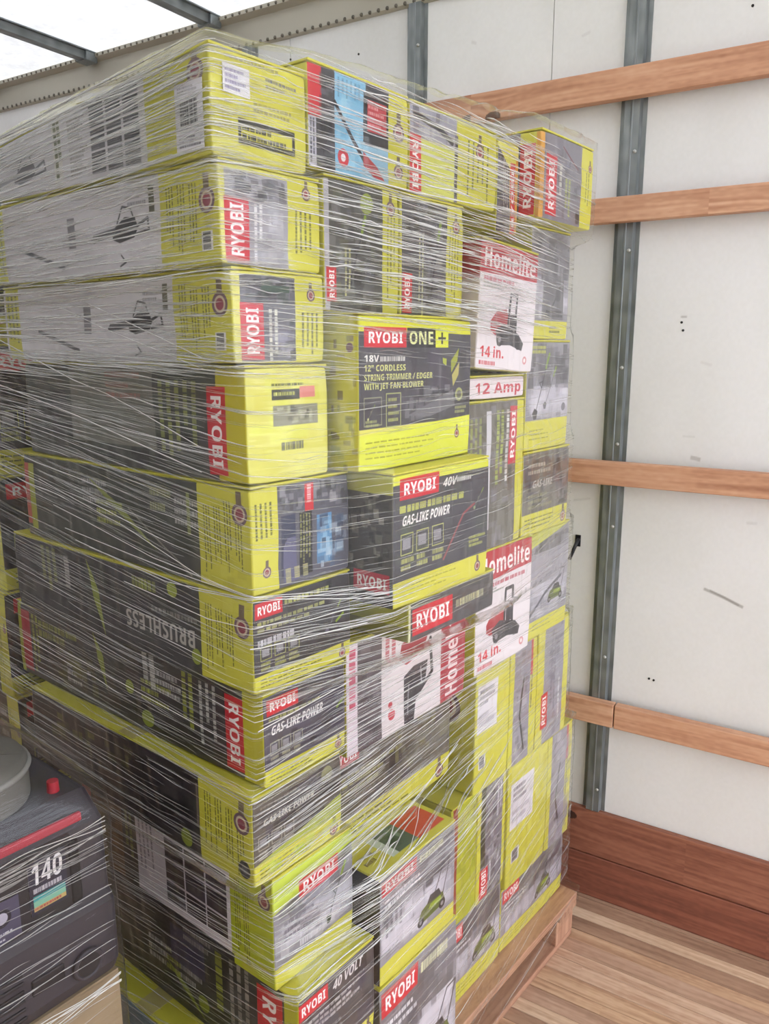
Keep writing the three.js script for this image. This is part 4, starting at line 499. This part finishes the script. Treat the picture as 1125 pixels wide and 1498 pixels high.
  zone(360, -1.2, -0.1, 1.4, 1.66, 0.1, 0.4, 1.0, 2.8, 0.1, 0.75);
  zone(460, -1.2, -0.05, 0.6, 1.45, 0.08, 0.4, 0.8, 2.2, 0.08, 0.6);
  zone(500, 0.12, 0.75, 1.68, 2.04, 0.06, 0.3, 1.2, 3.0, 0.14, 0.85);                            // top row
  zone(120, 0.0, 0.16, 1.6, 2.0, 0.05, 0.15, 1.0, 2.0, 0.1, 0.5);
  zone(400, 0.0, 0.25, 0.62, 1.3, 0.06, 0.25, 1.0, 2.6, 0.12, 0.8);                              // lower near column
  zone(170, 0.2, 0.65, 0.66, 1.1, 0.1, 0.35, 1.0, 3.0, 0.1, 0.75);
  zone(220, 0.5, 1.1, 0.3, 1.3, 0.08, 0.25, 0.8, 2.0, 0.05, 0.3);
  zone(90, 0.05, 0.5, 1.2, 1.7, 0.05, 0.2, 0.8, 1.8, 0.05, 0.35);
  plies.forEach((o, k) => { const g = new THREE.BufferGeometry(); g.setAttribute('position', new THREE.Float32BufferAttribute(o.p, 3)); g.setIndex(o.i); g.computeVertexNormals(); const m = mesh('film_pleats', g, new THREE.MeshPhysicalMaterial({ name: 'gathered film', color: 0xfafaf9, roughness: 0.22, transmission: [0.9, 0.72, 0.38][k], thickness: 0, ior: 1.4, side: THREE.DoubleSide }), film); m.userData.kind = 'stuff'; });
  const rows = 110, lip = 3, pos = [], uv = [], idx = [], lr = rng(8), wob = noiseGrid(71, 64);
  for (let i = 0; i <= NT; i++) {
    const ii = i % NT, k = nearI + i - NT / 2, s = (() => { const v = arcAt(k) - arc[nearI]; return v; })(), top = filmTop(s) + 0.005 * wob(k / 9, 1);
    for (let j = 0; j <= rows + lip; j++) {
      const t = Math.min(1, j / rows), h = 0.105 + (top - 0.105) * t, p = filmAt(k, h, 0.006 + 0.004 * (wob(k / 4, h * 34) - 0.3));
      if (j > rows) { const c0 = toWorld(CA, CB, h), m = (j - rows) / lip; p.lerp(c0, 0.05 * m); p.y += 0.006 * Math.sin(m * 2.4) * wob(k / 6, 9); }
      pos.push(p.x, p.y, p.z); uv.push((s - S0) / (S1 - S0), (h - 0.1) / 2.0 + (j > rows ? (j - rows) * 0.01 : 0));
    }
  }
  const R = rows + lip + 1; for (let i = 0; i < NT; i++) for (let j = 0; j < R - 1; j++) { const a = i * R + j, b = a + R; idx.push(a, b, a + 1, b, b + 1, a + 1); }
  const g = new THREE.BufferGeometry(); g.setAttribute('position', new THREE.Float32BufferAttribute(pos, 3)); g.setAttribute('uv', new THREE.Float32BufferAttribute(uv, 2)); g.setIndex(idx); g.computeVertexNormals();
  mesh('film_sheet', g, fm, film);
  // ropes of bunched film
  const sm = new THREE.MeshPhysicalMaterial({ color: 0xe9e8e6, roughness: 0.25, transmission: 0.25, thickness: 0 });
  const ropes = [[[-0.51, 1.376], [-0.227, 1.326], [0.001, 1.305], [0.226, 1.286]], [[-0.482, 1.337], [-0.175, 1.312], [0.001, 1.304], [0.226, 1.276]], [[-0.45, 1.32], [-0.194, 1.292], [0.001, 1.302], [0.221, 1.268]], [[-0.407, 1.314], [-0.126, 1.292], [0.001, 1.3]], [[-0.551, 1.419], [-0.298, 1.366], [-0.092, 1.311], [0.001, 1.306]],
    [[-0.655, 1.675], [-0.429, 1.611], [-0.24, 1.557], [-0.093, 1.51]], [[-0.672, 1.587], [-0.397, 1.538], [-0.096, 1.475]], [[-0.351, 1.724], [-0.209, 1.68], [-0.069, 1.636]], [[-0.497, 1.741], [-0.299, 1.681], [-0.07, 1.622]], [[-0.309, 1.271], [-0.096, 1.252], [0.016, 1.258]], [[-0.354, 0.685], [-0.067, 0.683]], [[-0.604, 1.106], [-0.29, 1.081], [-0.045, 1.062]], [[-0.474, 0.82], [-0.144, 0.833]],
    [[0.159, 0.746], [0.349, 0.792], [0.556, 0.851]], [[0.194, 0.739], [0.37, 0.774], [0.557, 0.82]], [[0.212, 0.762], [0.392, 0.799], [0.568, 0.861]], [[-0.009, 1.297], [0.092, 1.292], [0.192, 1.29]], [[0.109, 1.898], [0.337, 1.892], [0.514, 1.894]], [[-0.006, 1.226], [0.191, 1.233]], [[0.002, 1.097], [0.181, 1.109]], [[-0.016, 0.985], [0.163, 0.996]], [[0.018, 0.805], [0.195, 0.83]], [[0.018, 0.782], [0.194, 0.791]],
    [[-0.6, 1.945], [-0.3, 1.985], [-0.02, 2.018]], [[-0.58, 1.9], [-0.3, 1.93], [-0.05, 1.955]], [[-0.55, 1.86], [-0.25, 1.885], [-0.1, 1.895]], [[-0.6, 1.925], [-0.3, 1.96], [-0.06, 1.985]]];
  const rr = rng(15);
  for (const pts of ropes) {
    const P = []; for (let k = 0; k + 1 < pts.length; k++) for (let t = 0; t < 12; t++) { const f = t / 12; P.push([pts[k][0] + (pts[k + 1][0] - pts[k][0]) * f, pts[k][1] + (pts[k + 1][1] - pts[k][1]) * f]); } P.push(pts.at(-1));
    const cur = new THREE.CatmullRomCurve3(P.map(([s, h]) => filmAt(indexOf(s), h, 0.009)));
    mesh('film_rope', new THREE.TubeGeometry(cur, P.length * 2, 0.0005 + 0.0005 * rr(), 5), sm, film);
  }
}

// ---------------------------------------------------------------- wrapped machine on its own carton, at the lower left
{
  const A0 = -0.76, A1 = -0.3, B0 = 0.17, D = 0.36, W = A1 - A0;
  const kraft = (() => { const c = canvas(512, 512), x = c.getContext('2d'), q = rng(5); x.fillStyle = '#a08c70'; x.fillRect(0, 0, 512, 512); for (let k = 0; k < 900; k++) { x.fillStyle = `rgba(${q() > 0.5 ? '190,175,150' : '120,100,76'},0.12)`; x.fillRect(q() * 512, q() * 512, 20 + q() * 60, 1 + q() * 2); } return new THREE.MeshStandardMaterial({ map: canvasTexture(c, true), roughness: 0.8 }); })();
  const kc = thing('carton', 'plain brown carton carrying the wrapped black machine', 'carton');
  mesh('carton_body', box(W, 0.696, D, 0, 0.348, 0, 0.004), kraft, kc); for (const s of [-1, 1]) mesh('flap', box(W - 0.004, 0.0035, D / 2 - 0.003, 0, 0.6978, s * D / 4), kraft, kc);
  place(kc, (A0 + A1) / 2, B0 + D / 2, 0);
  const m = thing('wrapped_machine', 'black plastic machine with a 140 label, wrapped in film, lower left', 'machine');
  const black = standard(0x39363f, 0.45), darker = standard(0x1d1b22, 0.5), grey = standard(0x8d8c88, 0.5), redM = standard(0xb9243a, 0.4);
  // housing: swept profile, rounded shoulders, lower half stepping out
  const prof = new THREE.Shape([[-D / 2 + 0.01, 0], [-D / 2, 0.02], [-D / 2, 0.12], [-D / 2 + 0.014, 0.135], [-D / 2 + 0.02, 0.25], [-D / 2 + 0.06, 0.28], [D / 2 - 0.06, 0.28], [D / 2 - 0.02, 0.25], [D / 2 - 0.014, 0.135], [D / 2, 0.12], [D / 2, 0.02], [D / 2 - 0.01, 0]].map(([u, v]) => new THREE.Vector2(u, v)));
  mesh('housing', new THREE.ExtrudeGeometry(prof, { depth: W - 0.03, bevelEnabled: true, bevelThickness: 0.015, bevelSize: 0.006, bevelSegments: 3 }).rotateY(Math.PI / 2).translate(-W / 2 + 0.015, 0, 0), black, m);
  const fz = D / 2 - 0.012, X = (a) => a - (A0 + A1) / 2;                                                // front face, towards the viewer
  const panel = mesh('control_panel', box(0.19, 0.125, 0.014, X(-0.45), 0.19, fz - 0.002, 0.005), darker, m);
  const lc = canvas(420, 420), lf = new Face(lc.getContext('2d'), 0, 0, 420, 420, 3); lf.rect(0, 0, 1, 1, '#23233a').text('140', 0.06, 0.06, 0.86, 0.4, '#f0eef2', 0, 'bold', -0.1).rows(0.1, 0.5, 0.8, 0.1, 1, '#d9d6de', false, 0.9).rect(0.08, 0.66, 0.86, 0.1, '#3a9a98').rect(0.08, 0.76, 0.86, 0.1, '#7fb9a0').rect(0.08, 0.86, 0.86, 0.08, '#c2a86a').rows(0.1, 0.86, 0.8, 0.08, 1, '#a84a4a');
  mesh('rating_label', box(0.056, 0.084, 0.001, X(-0.396), 0.198, fz + 0.0056), new THREE.MeshStandardMaterial({ map: canvasTexture(lc), roughness: 0.35 }), m).userData.label = 'blue label printed 140';
  const wc = canvas(420, 300), wf = new Face(wc.getContext('2d'), 0, 0, 420, 300, 8); wf.rect(0, 0, 1, 1, '#4a4862').disc(0.7, 0.4, 0.22, '#1f1d2a').disc(0.7, 0.4, 0.14, '#b5b2c4').rows(0.06, 0.66, 0.86, 0.3, 4, '#cfccd8', false, 0.6);
  mesh('warning_label', box(0.085, 0.062, 0.001, X(-0.482), 0.172, fz + 0.0056), new THREE.MeshStandardMaterial({ map: canvasTexture(wc), roughness: 0.35 }), m);
  mesh('grip_recess', box(0.018, 0.1, 0.012, X(-0.354), 0.19, fz + 0.001, 0.004), standard(0x0c0b10, 0.7), m);
  mesh('trim_stripe', box(W - 0.06, 0.016, 0.008, 0, 0.262, fz - 0.012, 0.003), redM, m);
  const port = mesh('outlet', new THREE.CylinderGeometry(0.02, 0.02, 0.02, 28).rotateX(Math.PI / 2).translate(X(-0.355), 0.042, D / 2 + 0.001), darker, m); mesh('outlet_ring', new THREE.TorusGeometry(0.021, 0.004, 8, 28).translate(X(-0.355), 0.042, D / 2 + 0.009), black, port);
  mesh('socket', box(0.05, 0.026, 0.012, X(-0.415), 0.055, D / 2 + 0.003, 0.003), darker, m);
  for (let k = 0; k < 6; k++) mesh('louver', box(0.16, 0.006, 0.012, X(-0.53), 0.018 + k * 0.014, D / 2 + 0.003, 0.002), darker, m);
  for (let k = 0; k < 6; k++) mesh('side_vent', box(0.008, 0.005, 0.09, W / 2 - 0.001, 0.05 + k * 0.014, D / 2 - 0.09, 0.002), darker, m);
  const drum = mesh('drum', new THREE.LatheGeometry([[0, 0], [0.086, 0], [0.09, 0.008], [0.09, 0.062], [0.082, 0.074], [0.06, 0.08], [0.056, 0.074], [0.03, 0.074], [0, 0.078]].map((p) => new THREE.Vector2(...p)), 40).translate(X(-0.44), 0.28, 0.03), standard(0x6a6862, 0.5), m); mesh('drum_rim', new THREE.TorusGeometry(0.09, 0.005, 8, 40).rotateX(Math.PI / 2).translate(X(-0.44), 0.336, 0.03), grey, drum);
  for (const [a, z, s] of [[-0.328, -0.05, 0.022], [-0.34, 0.1, 0.014]]) mesh('red_knob', new THREE.CylinderGeometry(s * 0.6, s * 0.7, 0.03, 16)  .translate(X(a), 0.288, z), redM, m);
  place(m, (A0 + A1) / 2, B0 + D / 2, 0.7065);
  // its film
  const g2 = thing('machine_film', 'crinkled clear film draped over the black machine', 'plastic film');
  const TW = 512, c = canvas(TW, TW), x = c.getContext('2d'), q = rng(91); x.fillStyle = '#808080'; x.fillRect(0, 0, TW, TW);
  for (let k = 0; k < 500; k++) { const w = q() > 0.5 ? 255 : 0; x.strokeStyle = `rgba(${w},${w},${w},${0.1 + 0.3 * q()})`; x.lineWidth = 0.8 + 2 * q() * q(); const u = q() * TW, v = q() * TW, l = 30 + q() * 160, a = (q() - 0.5) * 0.5; x.beginPath(); x.moveTo(u, v); x.lineTo(u + l * Math.cos(a), v + l * Math.sin(a)); x.stroke(); }
  const t = canvasTexture(c, true, false);
  const fm = new THREE.MeshPhysicalMaterial({ name: 'machine film', color: 0xf0efee, roughness: 0.2, transmission: 1, bumpMap: t, bumpScale: 0.0015, thickness: 0, ior: 1.35, side: THREE.DoubleSide });
  const N = 64, wv = noiseGrid(17, 32), pos = [], uv = [], idx = [], ring = [];
  // superellipse rings from the floor up over the shoulders to a drawn-in top
  const levels = [[0.02, 1, 0], [0.2, 1, 0], [0.45, 1, 0], [0.68, 1, 0], [0.74, 1.0, 0], [0.82, 0.99, 0], [0.9, 0.975, 0], [0.955, 0.985, 0], [0.997, 0.975, 0], [1.03, 0.9, 1], [1.06, 0.8, 1], [1.08, 0.68, 1], [1.09, 0.4, 1], [1.09, 0.2, 1], [1.09, 0.01, 1]];
  levels.forEach(([h, sc, d], j) => { for (let i = 0; i <= N; i++) { const th = 2 * Math.PI * i / N, cs = Math.cos(th), sn = Math.sin(th), e = d ? 0.34 : 0.16, k = 1 + 0.012 * (wv(i / 2.3, j * 1.7) - 0.4); const u = Math.sign(cs) * Math.pow(Math.abs(cs), e) * (W / 2 + 0.016) * sc * k + (d ? 0.03 * (0.9 - sc) * -1 : 0), v = Math.sign(sn) * Math.pow(Math.abs(sn), e) * (D / 2 + 0.018) * sc * k; pos.push(u, h + 0.008 * (wv(i / 1.7, j + 20) - 0.5) * (j > 5 ? 1 : 0), v); uv.push(i / N * 3, h * 2 + (1 - sc) * 0.8); } });
  for (let j = 0; j + 1 < levels.length; j++) for (let i = 0; i < N; i++) { const a = j * (N + 1) + i, b = a + N + 1; idx.push(a, b, a + 1, b, b + 1, a + 1); }
  const g = new THREE.BufferGeometry(); g.setAttribute('position', new THREE.Float32BufferAttribute(pos, 3)); g.setAttribute('uv', new THREE.Float32BufferAttribute(uv, 2)); g.setIndex(idx); g.computeVertexNormals();
  mesh('film_sheet', g, fm, g2);
  // pleats across its front
  const pp = [], pi = []; for (let k = 0; k < 120; k++) { const top = q() < 0.5, y0 = top ? 0.925 + 0.05 * q() : 0.66 + 0.27 * q(), u0 = -W / 2 + 0.01 + (W - 0.1) * q(), L = 0.05 + 0.14 * q(), sl = (q() - 0.5) * 0.12, w = 0.0005 + 0.0009 * q() * q(), b0 = pp.length / 3; for (let n = 0; n <= 5; n++) { const f = n / 5, u = Math.min(W / 2 - 0.012, u0 + L * f), y = y0 + sl * L * f + 0.002 * Math.sin(5 * f + k), z = (D / 2 + 0.018) * (y < 0.74 ? 1 : 1 - 0.045 * (y - 0.74) / 0.215) + 0.003, ww = w * Math.min(1, 0.1 + 3 * f, 0.1 + 3 * (1 - f)); pp.push(u, y + ww, z, u, y, z + ww, u, y - ww, z); } for (let n = 0; n < 5; n++) { const a = b0 + n * 3; for (const [u, v] of [[0, 1], [1, 2], [2, 0]]) pi.push(a + u, a + v, a + u + 3, a + v, a + v + 3, a + u + 3); } pi.push(b0, b0 + 2, b0 + 1, b0 + 15, b0 + 16, b0 + 17); }
  const pg = new THREE.BufferGeometry(); pg.setAttribute('position', new THREE.Float32BufferAttribute(pp, 3)); pg.setIndex(pi); pg.computeVertexNormals();
  mesh('film_pleats', pg, new THREE.MeshPhysicalMaterial({ name: 'gathered film', color: 0xf2f1f0, roughness: 0.22, transmission: 0.72, thickness: 0, ior: 1.4, side: THREE.DoubleSide }), g2).userData.kind = 'stuff';
  const rm = new THREE.MeshPhysicalMaterial({ color: 0xe6e5e2, roughness: 0.3, transmission: 0.2, thickness: 0 });
  for (const [y, k] of [[0.7, 0], [0.704, 1], [0.708, 7], [0.696, 2], [0.692, 8], [0.947, 4], [0.959, 6], [0.969, 10]]) { const P = []; for (let i = 0; i <= 20; i++) P.push(new THREE.Vector3(-W / 2 + 0.01 + (W - 0.02) * i / 20, y + 0.004 * Math.sin(i * 0.9 + k * 2), D / 2 + (y > 0.9 ? 0.008 : 0.02))); mesh('film_rope', new THREE.TubeGeometry(new THREE.CatmullRomCurve3(P), 40, 0.0007, 5), rm, g2); }
  place(g2, (A0 + A1) / 2, B0 + D / 2, 0);
}
renderer.render(scene, camera);
